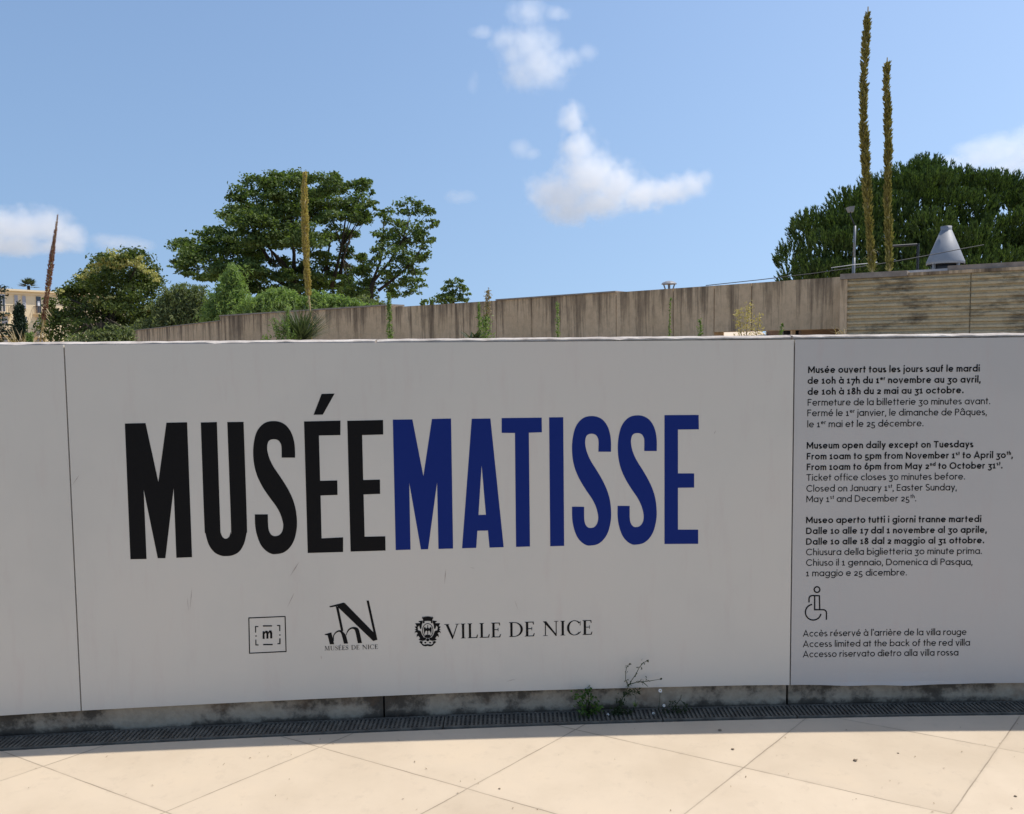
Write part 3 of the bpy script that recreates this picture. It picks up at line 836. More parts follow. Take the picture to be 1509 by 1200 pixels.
def atzp(px, py, z): return atz(px, py, z)
ZW = at(1240, 408, 10.0).z
A1 = at(1243, 409, 10.0)
B1 = atz(735, 443, ZW); C1 = atz(578, 453, ZW); D1 = atz(325, 468.5, ZW)
ZL = at(325, 473.5, D1.y).z; D1b = Vector((D1.x, D1.y, ZL)); E1 = atz(195, 488, ZL)
bw = thing('streaked_wall', 'long brown concrete wall with dark rain streaks rising to the right behind the signs', 'wall', (B1.x, B1.y, 1.44))
def wall_seg(P, Q, z0, z1, thick, name='wall_section', mat='brown', parent=bw, z1b=None, gap=0.006):
    d = (Q - P); d.z = 0; Lh = d.length; d.normalize()
    nrm = Vector((d.y, -d.x, 0))
    if nrm.y < 0: nrm = -nrm
    P = P + d * gap; Q = Q - d * gap
    mb = MB()
    zq = z1b if z1b is not None else z1
    fr = [(P.x, P.y), (Q.x, Q.y)]; bk = [(Q.x + nrm.x * thick, Q.y + nrm.y * thick), (P.x + nrm.x * thick, P.y + nrm.y * thick)]
    ring = fr + bk
    if (fr[1][0] - fr[0][0]) < 0: ring = ring[::-1]
    zz = lambda p: z1 if (abs(p[0] - P.x) + abs(p[1] - P.y) < thick * 1.6) else zq
    mb.hexa([(x, y, z0) for x, y in ring], [(x, y, zz((x, y))) for x, y in ring])
    return mb.build(name, M[mat], parent)
# bays of the wall: pixel columns of the visible joints
cols = [(1243, 409), (1107, 417.5), (1052, 420.7), (992, 424.5), (908, 430), (784, 439), (732, 443.5), (578, 453), (532, 456), (445, 462), (385, 465.5), (325, 469)]
def top_at(px):
    for (a, pa), (b, pb) in zip(cols[:-1], cols[1:]):
        pass
    return None
Zw2 = ZW
pts = [A1] + [atz(px, py, ZW) for px, py in cols[1:]]
# keep the plan a smooth line: straight from A1 to B1 to C1 to D1
def on_line(px, P, Q):
    d = ray(px, 500); k = d[0]
    dx, dy = Q.x - P.x, Q.y - P.y
    t = (k * P.y - P.x) / (dx - k * dy)
    return Vector((P.x + dx * t, P.y + dy * t, 0))
plan = []
for px, py in cols:
    P, Q = (A1, B1) if px >= 735 else ((B1, C1) if px >= 578 else (C1, D1))
    plan.append(on_line(px, P, Q))
LIFT = at(1055, 489.5, on_line(1055, A1, B1).y).z
for i in range(len(plan) - 1):
    low = 1.40 if cols[i][0] < 1060 else LIFT
    wall_seg(plan[i], plan[i + 1], low, ZW + (0.03 if cols[i][0] < 580 and cols[i][0] > 330 else 0), 0.3)
# beam hides a lit ramp and a doorway
wall_seg(D1b, E1, 1.40, ZL, 0.3)
E2 = E1 + (E1 - D1b).normalized() * 2.0
# thin coping on top of the wall
def coping(P, Q, z, w=0.36, h=0.035, name='coping'):
    d = (Q - P); d.z = 0; d.normalize(); n = Vector((d.y, -d.x, 0))
    if n.y < 0: n = -n
    mb = MB()
    r = [P - n * 0.02, Q - n * 0.02, Q + n * (w - 0.02), P + n * (w - 0.02)]
    if (r[1] - r[0]).cross(r[2] - r[1]).z < 0: r = r[::-1]
    mb.hexa([(p.x, p.y, z) for p in r], [(p.x, p.y, z + h) for p in r])
    mb.build(name, M['cop2'], bw)
coping(plan[7], plan[11], ZW + 0.031, h=0.03)
coping(D1b, E1, ZL + 0.001, h=0.02)
coping(plan[4] + (plan[3] - plan[4]) * 0.0, plan[6], ZW + 0.001, h=0.022)

M['cream'] = mat_noise('cream_render', (0.66, 0.53, 0.39), (0.76, 0.63, 0.48), 3, 0.9, 0.2, 0.1)
M['dark'] = mat_flat('dark_steel', (0.02, 0.02, 0.022), 0.5, 0.4)
M['pale'] = mat_noise('pale_post', (0.50, 0.42, 0.33), (0.62, 0.53, 0.42), 12, 0.85, 0.2, 0.1)
M['recess'] = mat_noise('plain_brown_wall', (0.20, 0.14, 0.10), (0.28, 0.20, 0.15), 5, 0.9, 0.2, 0.2)  # one darker brown for the low walls behind the gap
# sloping lit parapet seen through the gap under the wall
mb = MB()
q0 = at(1050, 499, 11.8); q1 = at(1147, 498, 11.2)
q0.z = q1.z = 1.62
u = Vector((0.35, 2.2, 0))
zt0 = at(1050, 489, 13.6).z
mb.hexa([(q0.x, q0.y, 1.40), (q1.x, q1.y, 1.40), (q1.x + u.x, q1.y + u.y, 1.40), (q0.x + u.x, q0.y + u.y, 1.40)],
        [(q0.x, q0.y, q0.z), (q1.x, q1.y, q1.z), (q1.x + u.x, q1.y + u.y, zt0 + .06), (q0.x + u.x, q0.y + u.y, zt0 + .06)])
tag(mb.build('ramp', M['cream'], base=(q0.x, q0.y, 1.40)), 'pale cream sloping ramp glimpsed in the gap under the streaked wall', 'ramp')
p = at(1168.5, 490, 10.9)
mb = MB(); mb.box((p.x, p.y, 1.62), (0.045, 0.06, 0.44)); mb.box((p.x, p.y, 1.415), (0.12, 0.12, 0.03)); mb.box((p.x, p.y, 1.845), (0.10, 0.10, 0.02))
tag(mb.build('post', M['pale'], base=(p.x, p.y, 1.40)), 'short pale post between dark strips under the streaked wall', 'post')
fr_ = thing('doorway', 'dark doorway seen through the low gap under the streaked wall', 'doorway', (at(1166, 490, 11.3).x, 11.3, 1.40))
pa, pb = at(1155, 490, 11.3), at(1179, 490, 11.3)
mb = MB(); mb.box(((pa.x + pb.x) / 2, 11.36, 1.65), (pb.x - pa.x - 0.06, 0.04, 0.5)); mb.build('opening', M['dark'], fr_)  # solid dark panel; the shade of a doorway is put into its colour
mb = MB()
for x in (pa.x, pb.x): mb.box((x, 11.3, 1.65), (0.05, 0.12, 0.5))
mb.build('door_frame', M['dark'], fr_)
mb = MB(); qa, qb = at(1135, 492, 12.2), at(1192, 490, 12.2); mb.box(((qa.x + qb.x) / 2, 12.3, 1.70), (qb.x - qa.x, 0.2, 0.6)); mb.box(((qa.x + qb.x) / 2, 12.29, 2.01), (qb.x - qa.x + .05, 0.26, 0.03))
tag(mb.build('end_wall', M['recess'], base=((qa.x + qb.x) / 2, 12.3, 1.40)), 'short brown end wall right behind the cream ramp', 'wall')
p0, p1 = at(1180, 492, 11.0), at(1246, 490, 10.6)
mb = MB(); mb.box(((p0.x + p1.x) / 2, 10.85, 1.65), (p1.x - p0.x + .1, 0.2, 0.5), -0.2); mb.box(((p0.x + p1.x) / 2, 10.85, 1.91), (p1.x - p0.x + .16, 0.26, 0.03), -0.2)
tag(mb.build('recessed_wall', M['recess'], base=((p0.x + p1.x) / 2, 10.85, 1.40)), 'reddish brown recessed wall low behind the streaked wall near its right end', 'wall')

# ------------------------------------------------------------------ ribbed pavilion at the right
R0 = at(1243, 412, 9.7)
ZR = R0.z
R1 = atz(1509, 398, ZR)
dr = (R1 - R0); dr.z = 0; dr.normalize()
nr = Vector((-dr.y, dr.x, 0))
if nr.y > 0: nr = -nr                       # towards the camera side
R2 = R0 + dr * 4.6
pav = thing('ribbed_pavilion', 'low pavilion of ribbed brown concrete with a flat roof at the right', 'building', (R0.x, R0.y, 1.44))
rib = 0.067
def ribbed(P, Q, ztop_, name, nx):
    mb = MB(); K = 13 * 20
    prof = []
    for k in range(K + 1):
        z = ztop_ - (ztop_ - 1.40) * k / K
        ph = ((ztop_ - z) / rib) % 1.0
        o = 0.034 * (min(1.0, max(0.0, (ph - 0.42) / 0.10)) * min(1.0, (1.0 - ph) / 0.07 + 0.05))
        prof.append((z, o))
    X = [P + (Q - P) * (i / nx) for i in range(nx + 1)]
    vs_ = []; fs = []
    rr = random.Random(5)
    for i, x in enumerate(X):
        for z, o in prof:
            e = o * (0.85 + 0.15 * math.sin(i * 1.7 + z * 13)) + rr.uniform(-.001, .001)
            vs_.append((x.x + nr.x * e, x.y + nr.y * e, z))
    k = K + 1
    for i in range(nx):
        for j in range(K):
            fs.append((i * k + j, i * k + j + 1, (i + 1) * k + j + 1, (i + 1) * k + j))
    mb.add(vs_, fs)
    mb.build(name, M['ribbed'], pav)
jx = on_line(1428.5, R0, R1)
sa = R0 + dr * 0.05
ribbed(sa, jx - dr * 0.006, ZR - 0.002, 'ribbed_panel', 60); ribbed(jx + dr * 0.006, R2, ZR - 0.002, 'ribbed_panel', 80)
mb = MB()                                    # body behind, smooth pier at the corner
def slab(mb, P, Q, z0, z1, back, fwd):
    r = [P + nr * fwd, Q + nr * fwd, Q - nr * back, P - nr * back]
    mb.hexa([(p.x, p.y, z0) for p in r], [(p.x, p.y, z1) for p in r])
slab(mb, R0 + dr * 0.052, R2, 1.40, ZR - 0.004, 3.0, -0.012)
mb.build('body', M['ribbed'], pav)
mb = MB(); slab(mb, R0 - dr * 0.03, R0 + dr * 0.05, 1.40, ZR - 0.003, 0.6, 0.035); mb.build('corner_pier', M['brown'], pav)
xj = on_line(1335, R0, R1)
mb = MB(); slab(mb, R0 - dr * 0.03, xj, ZR, ZR + 0.062, 0.35, 0.045); mb.build('coping', M['cop2'], pav)
mb = MB(); slab(mb, xj + dr * 0.01, R2, ZR, ZR + 0.035, 3.0, 0.03); mb.build('coping', M['brown'], pav)
mb = MB(); slab(mb, xj + dr * 0.4, R2, ZR + 0.037, ZR + 0.095, 2.9, -0.05); mb.build('roof_slab', M['cop2'], pav)
M['sheet'] = mat_noise('grey_roof_sheet', (0.42, 0.42, 0.42), (0.55, 0.55, 0.54), 6, 0.6, 0.4, 0.1)
mb = MB(); slab(mb, R0 + dr * -0.02, xj + dr * 0.9, ZR + 0.064, ZR + 0.098, 2.4, -0.42); mb.build('roof_sheet', M['sheet'], pav)

# ---- things on the roof
M['alu'] = mat_noise('dull_aluminium', (0.26, 0.265, 0.28), (0.31, 0.315, 0.33), 5, 0.6, 0.3, 0.05, 0.003, 0.15)
M['pole'] = mat_noise('galvanised_pole', (0.20, 0.205, 0.21), (0.28, 0.28, 0.29), 9, 0.5, 0.4, 0.05, 0.002, 0.3)
Yc = 11.4
c0 = at(1393, 394, Yc); s_ = Yc / 1200
vent = thing('cone_vent', 'grey metal cone shaped roof vent with short open collar', 'roof vent', (c0.x, c0.y, c0.z - 0.02))
H_ = 60 * s_
mb = MB(); mb.lathe((c0.x, c0.y, c0.z), [(24.5 * s_, 4 * s_), (25.5 * s_, 4.2 * s_), (25.2 * s_, 8 * s_), (7.6 * s_, 53 * s_), (6.6 * s_, 53 * s_)], 40, False); mb.build('cone', M['alu'], vent, True)
mb = MB(); mb.lathe((c0.x, c0.y, c0.z), [(7.2 * s_, 52 * s_), (7.4 * s_, 59 * s_), (6.9 * s_, 59 * s_), (6.7 * s_, 53 * s_)], 28, False); mb.build('collar', M['alu'], vent, True)
mb = MB(); mb.lathe((c0.x, c0.y, c0.z - 0.06), [(19 * s_, 0), (19 * s_, 0.09), (17 * s_, 0.092)], 28); mb.build('base_ring', M['dark'], vent, True)
for a in (20, 110, 200, 290):
    mb = MB(); mb.box((c0.x + 22 * s_ * math.cos(math.radians(a)), c0.y + 22 * s_ * math.sin(math.radians(a)), c0.z), (0.03, 0.03, 0.09), math.radians(a)); mb.build('bracket', M['pole'], vent)
# floodlight on a post
Yl = 11.0; s_ = Yl / 1200
b0 = at(1257.5, 406, Yl); b1 = at(1260, 333, Yl); b2 = at(1253, 318, Yl); b3 = at(1253.5, 312, Yl)
lp = thing('floodlight', 'thin grey post with a small floodlight on a bent arm', 'floodlight', (b0.x, b0.y, b0.z - 0.1))
mb = MB(); mb.tube([b0 - Vector((0, 0, .1)), b0, at(1258.5, 380, Yl)], 0.020, 8); mb.tube([at(1258.5, 380, Yl), b1], 0.015, 8); mb.build('post', M['pole'], lp, True)
mb = MB(); mb.tube([b1, at(1256, 325, Yl), b2, b3], 0.008, 6); mb.build('arm', M['dark'], lp, True)
mb = MB(); h = at(1253.5, 309, Yl)
mb.hexa([(h.x - .028, h.y - .03, h.z - .035), (h.x + .028, h.y - .03, h.z - .035), (h.x + .028, h.y + .03, h.z - .035), (h.x - .028, h.y + .03, h.z - .035)],
        [(h.x - .045, h.y - .05, h.z + .03), (h.x + .038, h.y - .05, h.z + .04), (h.x + .038, h.y + .05, h.z + .04), (h.x - .045, h.y + .05, h.z + .03)])
mb.build('lamp_head', M['pole'], lp)
# dark steel frame
Yf = 11.6
f0, f1, f2 = at(1313, 363, Yf), at(1353, 360.5, Yf), at(1352, 401, Yf)
fo = thing('steel_frame', 'dark open steel frame standing on the roof beside the cone vent', 'frame', (f2.x, Yf, f2.z - .05))
mb = MB(); mb.tube([f0, f1], 0.016, 6); mb.build('top_rail', M['dark'], fo)
mb = MB(); mb.tube([f1 + Vector((0, 0, .016)), f2 - Vector((0, 0, .05))], 0.017, 6); mb.build('upright', M['dark'], fo)
mb = MB(); mb.tube([at(1313, 363, Yf) + Vector((0, 0, .016)), at(1312, 403, Yf) - Vector((0, 0, .05))], 0.012, 6); mb.build('upright', M['dark'], fo)
mb = MB(); mb.tube([at(1316, 402, Yf), at(1352, 400, Yf)], 0.008, 6); mb.build('bottom_rail', M['dark'], fo)
# cables
def cable(pxs, Y0, Y1, r, label, mat):
    n = len(pxs); P = []
    for i, (x, y) in enumerate(pxs): P.append(at(x, y, Y0 + (Y1 - Y0) * i / (n - 1)))
    mb = MB(); mb.tube(P, r, 5)
    tag(mb.build('cable', M[mat], base=tuple(P[0])), label, 'cable', 'cables strung over the roof')
cable([(1040, 421), (1120, 412.5), (1200, 403), (1250, 396), (1310, 387), (1376, 375), (1412, 368), (1450, 361)], 11.4, 11.0, 0.006, 'long thin dark cable sagging across the wall top in front of the cone vent', 'dark')
cable([(1225, 395), (1258, 390.5), (1276, 388.8), (1293, 387)], 10.8, 10.8, 0.006, 'short pale cable tied to the floodlight post', 'pole')
# mushroom ventilator on the back wall
Ym = 12.1; s_ = Ym / 1200
m0 = at(986, 425, Ym)
rv = thing('roof_ventilator', 'small grey ventilator cap on struts standing on the streaked wall', 'ventilator', (m0.x, m0.y, m0.z - .03))
mb = MB(); mb.lathe((m0.x, m0.y, m0.z), [(11 * s_, 5.6 * s_), (11.4 * s_, 6.4 * s_), (9 * s_, 8.6 * s_), (5 * s_, 10.2 * s_), (0.5 * s_, 10.8 * s_)], 12); mb.build('cap', M['alu'], rv)
for a in (-8, 0, 8):
    mb = MB(); mb.tube([at(986 + a * .55, 427, Ym) + Vector((0, 0, -.03)), at(986 + a, 419.5, Ym)], 0.010 if a else 0.018, 6); mb.build('strut', M['pole'], rv)

# ------------------------------------------------------------------ foliage
M['bark'] = mat_noise('dark_bark', (0.030, 0.024, 0.018), (0.075, 0.06, 0.045), 9, 0.95, 0.1, 0.6, 0.03)
M['leaf_broad'] = mat_leaf('broad_leaves', (0.046, 0.074, 0.020), (0.155, 0.205, 0.056), 0.32)
M['leaf_dark'] = mat_leaf('dark_leaves', (0.040, 0.062, 0.015), (0.125, 0.155, 0.038), 0.28)
M['leaf_feather'] = mat_leaf('feathery_leaves', (0.14, 0.20, 0.058), (0.30, 0.385, 0.145), 0.4)
M['leaf_olive'] = mat_leaf('olive_leaves', (0.09, 0.115, 0.045), (0.24, 0.265, 0.12), 0.32)
M['leaf_yellow'] = mat_leaf('yellow_blossom', (0.36, 0.32, 0.11), (0.60, 0.55, 0.24), 0.3)
M['needle'] = mat_leaf('pine_needles', (0.022, 0.040, 0.011), (0.125, 0.175, 0.048), 0.22)
M['cypress'] = mat_leaf('cypress_scales', (0.008, 0.018, 0.009), (0.024, 0.042, 0.020), 0.1)
M['weed'] = mat_leaf('weed_green', (0.11, 0.16, 0.04), (0.25, 0.33, 0.11), 0.35)
M['weed_dark'] = mat_leaf('weed_dark', (0.02, 0.035, 0.012), (0.05, 0.07, 0.025), 0.2)
M['grassy'] = mat_leaf('strap_leaves', (0.035, 0.055, 0.025), (0.10, 0.13, 0.06), 0.15)
M['straw'] = mat_leaf('dry_straw', (0.22, 0.16, 0.085), (0.42, 0.33, 0.19), 0.15)
M['stalk'] = mat_noise('flower_stalk', (0.42, 0.31, 0.14), (0.58, 0.46, 0.24), 20, 0.85, 0.2, 0.2)
M['bud_gold'] = mat_leaf('golden_buds', (0.34, 0.26, 0.09), (0.66, 0.53, 0.23), 0.3)
M['bud_olive'] = mat_leaf('olive_buds', (0.14, 0.115, 0.030), (0.44, 0.37, 0.125), 0.18)
M['bud_rust'] = mat_leaf('rusty_seed_heads', (0.20, 0.085, 0.065), (0.42, 0.22, 0.17), 0.25)

def rand_dirs(n, rng, up=0.0):
    d = rng.normal(size=(n, 3)); d[:, 2] += up
    return d / np.linalg.norm(d, axis=1)[:, None]

def clump_leaves(mb, c, r, n, L_, rng, lumps=10, droop=0.0, up=0.6, flat=0.55, wid=0.62, shell=0.55):
    """leaves gathered in small lumps over an ellipsoid, so that gaps and light and dark tufts remain"""
    c = np.array(c); r = np.array(r)
    d = rand_dirs(lumps, rng)
    rad = shell + (1 - shell) * rng.random((lumps, 1)) ** 0.6
    S = c + d * rad * r
    k = rng.integers(0, lumps, n)
    sp = r * 0.34
    off = np.clip(rng.normal(size=(n, 3)), -1.9, 1.9) * sp * np.array([1, 1, flat])
    P = S[k] + off
    if droop: P[:, 2] -= droop * rng.random(n)
    N = rand_dirs(n, rng, up) + (S[k] - c) / r * 0.5
    N /= np.linalg.norm(N, axis=1)[:, None]
    T = rand_dirs(n, rng, -droop * 8)
    mb.leaves(P, N, T, L_ * (0.6 + 0.7 * rng.random(n)), L_ * wid * (0.6 + 0.6 * rng.random(n)))

def limb(mb, P, r0, r1, n=6):
    k = len(P)
    mb.tube(P, [r0 + (r1 - r0) * i / (k - 1) for i in range(k)], n)

def crop2(x, y): return 250 + x / 3.353, 220 + y / 3.353

def tree_from(name, label, cat, Y, clumps, conv, pxs, trunk_px, limbs, leafmat, leaf, dens, rng, group=None, depth=3.0, zbase=1.44, tr=0.28, kw={}):
    s = Y / 1200.0
    tx = conv(*trunk_px[0]); b0 = at(tx[0], tx[1], Y)
    root = thing(name, label, cat, (b0.x, Y, zbase), group)
    mb = MB()
    P = [Vector((b0.x, Y, zbase))] + [at(*conv(*q), Y) for q in trunk_px]
    limb(mb, P, tr, tr * 0.5, 8)
    for lb in limbs:
        Q = []
        dy = rng.uniform(-depth * .5, depth * .5)
        for i, q in enumerate(lb):
            Q.append(at(*conv(*q), Y + dy * i / max(1, len(lb) - 1)))
        limb(mb, Q, tr * 0.42, tr * 0.10, 6)
    # twigs reach from the limb ends into each clump
    mbl = MB()
    ends = [at(*conv(*lb[len(lb) // 2]), Y) for lb in limbs] or [P[-1]]
    for (x, y, rx, ry) in clumps:
        dy = rng.uniform(-depth, depth)
        c = at(*conv(x, y), Y + dy)
        rr = (rx / pxs * s, max(rx, ry) / pxs * s, ry / pxs * s)
        n = int(dens * rr[0] * rr[2] / (leaf * leaf))
        clump_leaves(mbl, c, rr, n, leaf, rng, lumps=max(4, int(4 + 9 * min(1.0, rr[0]))), **kw)
        e = min(ends, key=lambda q: (q - c).length)
        if (e - c).length < 5.5:
            mid = (e + c) / 2 + Vector((0, 0, -0.15))
            limb(mb, [e, mid, c], tr * 0.11, tr * 0.04, 4)
    mb.build('trunk', M['bark'], root, True)
    mbl.build('crown', M[leafmat], root)
    return root

rng = np.random.default_rng(3)
main = [(420,190,70,55),(335,225,50,40),(490,170,40,30),(560,175,70,55),(650,150,70,50),(760,175,70,55),(815,140,30,25),(840,185,50,45),(930,175,55,40),(965,160,25,25),(1000,212,16,10),(985,270,32,18),(1015,290,18,14),
 (480,280,90,60),(600,270,90,70),(740,290,90,70),(880,270,80,60),(930,350,50,60),(310,330,70,50),(400,370,90,60),(270,420,60,40),(180,430,70,45),(90,470,75,38),(55,560,45,30),(150,530,90,55),(250,500,90,60),
 (90,590,75,28),(350,470,100,60),(460,420,90,60),(570,400,90,70),(700,420,95,60),(790,420,40,60),(885,430,50,50),(860,510,45,40),(740,530,60,40),(640,480,60,40),(370,560,70,45),(300,600,80,45),(190,630,70,30),(400,640,70,40),(520,640,50,30),
 (740,630,60,35),(890,600,45,40),(830,690,60,45),(945,530,35,35),(960,620,40,40),(700,700,80,45),(560,690,70,40),(380,700,70,45),(300,690,60,40),(900,700,60,45),(980,690,50,50),(470,700,60,40),(430,520,60,50),(520,450,60,50),(650,330,70,50),(660,400,60,50),(800,340,60,50),(560,560,50,40),(660,590,60,40),(120,520,60,40),(330,650,70,40),(250,590,60,40),(620,640,60,40),(800,600,50,40),(700,240,60,50),(540,230,60,50),(640,740,80,30),(480,735,80,30),(820,740,70,30),(720,660,60,35),(430,600,60,40),(590,620,50,35),(870,660,40,35),(560,640,40,30),(450,330,60,50),(370,300,50,40)]
tree_from('broadleaf_tree', 'largest broad leafed tree with a wide dark green crown, behind the golden flower spike', 'tree', 42.0, main, crop2, 3.353,
  [(640, 800), (630, 700), (612, 620)], [[(612, 640), (560, 560), (500, 500), (440, 420)], [(612, 620), (615, 520), (600, 420), (590, 300)], [(615, 700), (520, 640), (400, 590), (250, 560)],
   [(690, 790), (660, 620), (680, 480), (740, 330)], [(800, 680), (825, 590), (850, 480), (870, 330)], [(770, 650), (775, 560), (800, 420)], [(840, 640), (855, 540), (900, 420)], [(500, 560), (450, 480), (330, 360)]],
  'leaf_broad', 0.19, 82, rng, depth=2.6, tr=0.30, kw=dict(flat=0.5, shell=0.35))
right = [(1190,285,55,40),(1245,300,45,35),(1285,298,22,18),(1075,300,28,20),(1055,345,40,30),(1130,385,60,50),(1225,380,55,40),(1300,365,28,25),(1325,362,12,10),(1050,425,45,40),(1150,450,70,50),(1255,440,45,40),(1035,505,45,40),(1140,520,65,45),(1225,510,50,45),(1275,530,28,28),
 (1100,590,55,35),(1190,590,55,40),(1170,650,55,35),(1225,655,35,30),(1130,705,50,35),(1195,705,40,22),(1005,560,32,30),(1240,712,14,8),(1270,590,12,10),(1300,450,24,20),(1090,650,45,35)]
tree_from('broadleaf_tree', 'broad leafed tree with a narrower leaning crown, right of the largest tree', 'tree', 40.0, right, crop2, 3.353,
  [(985, 800), (995, 690), (1010, 640)], [[(1000, 660), (1040, 560), (1055, 480), (1060, 360)], [(1010, 650), (1085, 560), (1150, 450), (1190, 330)], [(1030, 700), (1110, 640), (1200, 560), (1260, 460)]],
  'leaf_broad', 0.18, 50, rng, depth=1.6, tr=0.20, kw=dict(flat=0.5, shell=0.35))
c3t = lambda x, y: (x, y)
tree_from('small_tree', 'small round tree top just showing over the middle of the streaked wall', 'tree', 36.0,
  [(668,420,9,8),(676,414,6,5),(660,428,9,8),(678,428,9,8),(668,436,12,9),(652,438,10,7),(684,438,8,7),(625,446,7,5),(640,444,8,6),(660,444,12,6),(690,436,4,4)], c3t, 1.0,
  [(668, 460), (668, 440)], [[(668, 440), (664, 428)], [(668, 440), (676, 422)]], 'leaf_broad', 0.16, 45, rng, depth=0.5, tr=0.12)
# tree with pale yellow blossom
tb = [(168,382,22,12),(190,384,24,14),(150,392,16,12),(212,396,18,14),(175,400,30,16),(205,410,26,16),(145,408,22,14),(125,412,12,10),(225,412,10,10),(165,420,32,16),(130,428,24,16),(200,430,30,16),(225,430,12,14),(160,444,34,18),(115,444,22,16),(195,450,30,16),(140,462,34,16),(100,466,22,14),(85,448,12,12),(180,470,30,14),(92,485,26,16),(130,485,30,14),(215,462,20,16),(165,488,30,10),(215,476,18,14),(230,482,14,12),(205,492,22,10),(228,466,14,12),(80,470,12,14),(95,430,14,10)]
tb_root = tree_from('blossoming_tree', 'rounded dark green tree dusted with pale yellow blossom, near the cream building', 'tree', 33.0, tb, c3t, 1.0,
  [(160, 505), (165, 470), (168, 440)], [[(168, 450), (150, 420), (145, 400)], [(168, 440), (190, 415), (200, 395)], [(165, 470), (125, 450), (100, 440)]], 'leaf_dark', 0.15, 65, rng, depth=1.4, tr=0.2, kw=dict(flat=0.8, shell=0.45))
mb = MB()
for (x, y, rx, ry) in [(165,374,14,5),(158,380,12,6),(176,378,10,5),(142,393,8,5),(150,388,8,5),(201,383,7,4),(208,382,4,4),(215,397,8,4),(222,402,8,4),(228,410,6,5),(182,388,10,4),(176,393,9,4),(196,388,8,4),(126,404,6,4),(133,400,8,4),(118,408,6,4),(207,391,6,3),(168,386,12,5),(190,460,5,3),(215,455,10,4),(138,445,8,3),(160,438,6,3),(90,428,5,3)]:
    c = at(x, y, 33.0 - 1.3); s = 33.0 / 1200
    clump_leaves(mb, c, (rx * s, rx * s * .9, ry * s), int(rx * ry * 2.4), 0.10, rng, 6, flat=0.9)
mb.build('blossom', M['leaf_yellow'], tb_root)

def feathery(name, label, Y, fronds, leafmat, rng, group=None, leaf=0.16, wid=0.22, dens=2.2):
    """shrub or tree whose thin leaflets hang in drooping sprays; fronds: (px, py, width px, drop px)"""
    s = Y / 1200
    x0 = sum(f[0] for f in fronds) / len(fronds)
    b = at(x0, 500, Y)
    root = thing(name, label, 'shrub' if 'shrub' in name or 'bush' in name else 'tree', (b.x, Y, 1.44), group)
    mb, mt = MB(), MB()
    mt.tube([(b.x, Y, 1.40), (b.x, Y, 2.2), tuple(at(x0, min(f[1] for f in fronds) + 20, Y))], [0.09, 0.06, 0.02], 6)
    for (px, py, w, h) in fronds:
        n = max(3, int(w * h / 11 * dens))
        top = at(px, py, Y)
        mt.tube([(b.x, Y, 1.9), tuple((Vector((b.x, Y, 2.2)) + top) / 2 + Vector((0, 0, .1))), tuple(top)], [0.035, 0.02, 0.006], 4)
        for _ in range(n):
            a = rng.normal(0, w * 0.4); bb = rng.random() * h
            p = at(px + a, py + bb, Y + rng.normal(0, w * s * 0.45))
            m = 12
            t = np.sort(rng.random(m))
            ln = (0.30 + 0.45 * rng.random())
            dirx = rng.normal(0, 0.35); diry = rng.normal(0, 0.35)
            X = p.x + dirx * t * ln; Yy = p.y + diry * t * ln; Z = p.z + 0.15 * ln * t - ln * t * t
            PP = np.stack([X, Yy, Z], 1) + rng.normal(size=(m, 3)) * 0.03
            mb.leaves(PP, rand_dirs(m, rng, 0.5), rand_dirs(m, rng) + np.array([0, 0, -0.9]), leaf * (0.7 + 0.6 * rng.random(m)), leaf * wid)
    mt.build('stem', M['bark'], root)
    mb.build('foliage', M[leafmat], root)
    return root
rng = np.random.default_rng(8)
feathery('feathery_tree', 'tallest light green tree with drooping feathery leaves, before the big crown', 27.0,
  [(342,388,10,60),(335,402,14,50),(350,400,12,60),(330,422,14,40),(345,425,20,40),(318,432,14,40),(308,446,12,24),(326,444,14,30),(355,440,14,30),(338,445,22,24)], 'leaf_feather', rng)
feathery('feathery_tree', 'light green feathery tree left of the golden flower spike, above the streaked wall', 26.0,
  [(385,432,14,30),(400,426,16,34),(415,424,14,34),(375,444,12,20),(430,428,14,30),(410,440,26,20),(444,436,12,22),(364,438,14,26),(372,450,12,16)], 'leaf_feather', rng)
feathery('feathery_tree', 'light green feathery tree just right of the golden flower spike', 26.0,
  [(462,428,12,28),(478,434,14,26),(492,434,12,24),(470,440,20,18),(505,436,14,24),(518,440,10,18),(530,444,14,18),(545,446,14,16),(498,446,14,14)], 'leaf_feather', rng)
feathery('olive_tree', 'grey green fine leafed tree between the blossoming tree and the big crown', 29.0,
  [(250,424,18,60),(270,418,20,60),(290,422,18,50),(235,440,16,50),(305,440,14,30),(262,448,26,34),(285,450,22,30),(245,466,22,22),(310,456,12,18),(222,470,12,20),(208,470,14,26),(198,480,12,18),(238,478,18,18),(260,472,20,16)], 'leaf_olive', rng, leaf=0.15, wid=0.3, dens=2.3)
feathery('bush', 'low yellowish green bush behind the wall top under the blossoming tree', 16.0,
  [(150,482,14,22),(165,476,12,26),(178,482,12,20),(135,490,10,14),(120,494,10,10),(158,490,22,14),(105,494,8,10),(188,488,8,16)], 'leaf_olive', rng, leaf=0.10, wid=0.3)
feathery('bush', 'dark leafy bush below the largest crown, above the streaked wall', 31.0,
  [(535,436,14,24),(550,442,14,20),(560,446,10,14),(522,446,12,14),(545,450,24,10)], 'leaf_olive', rng, leaf=0.17, wid=0.4)

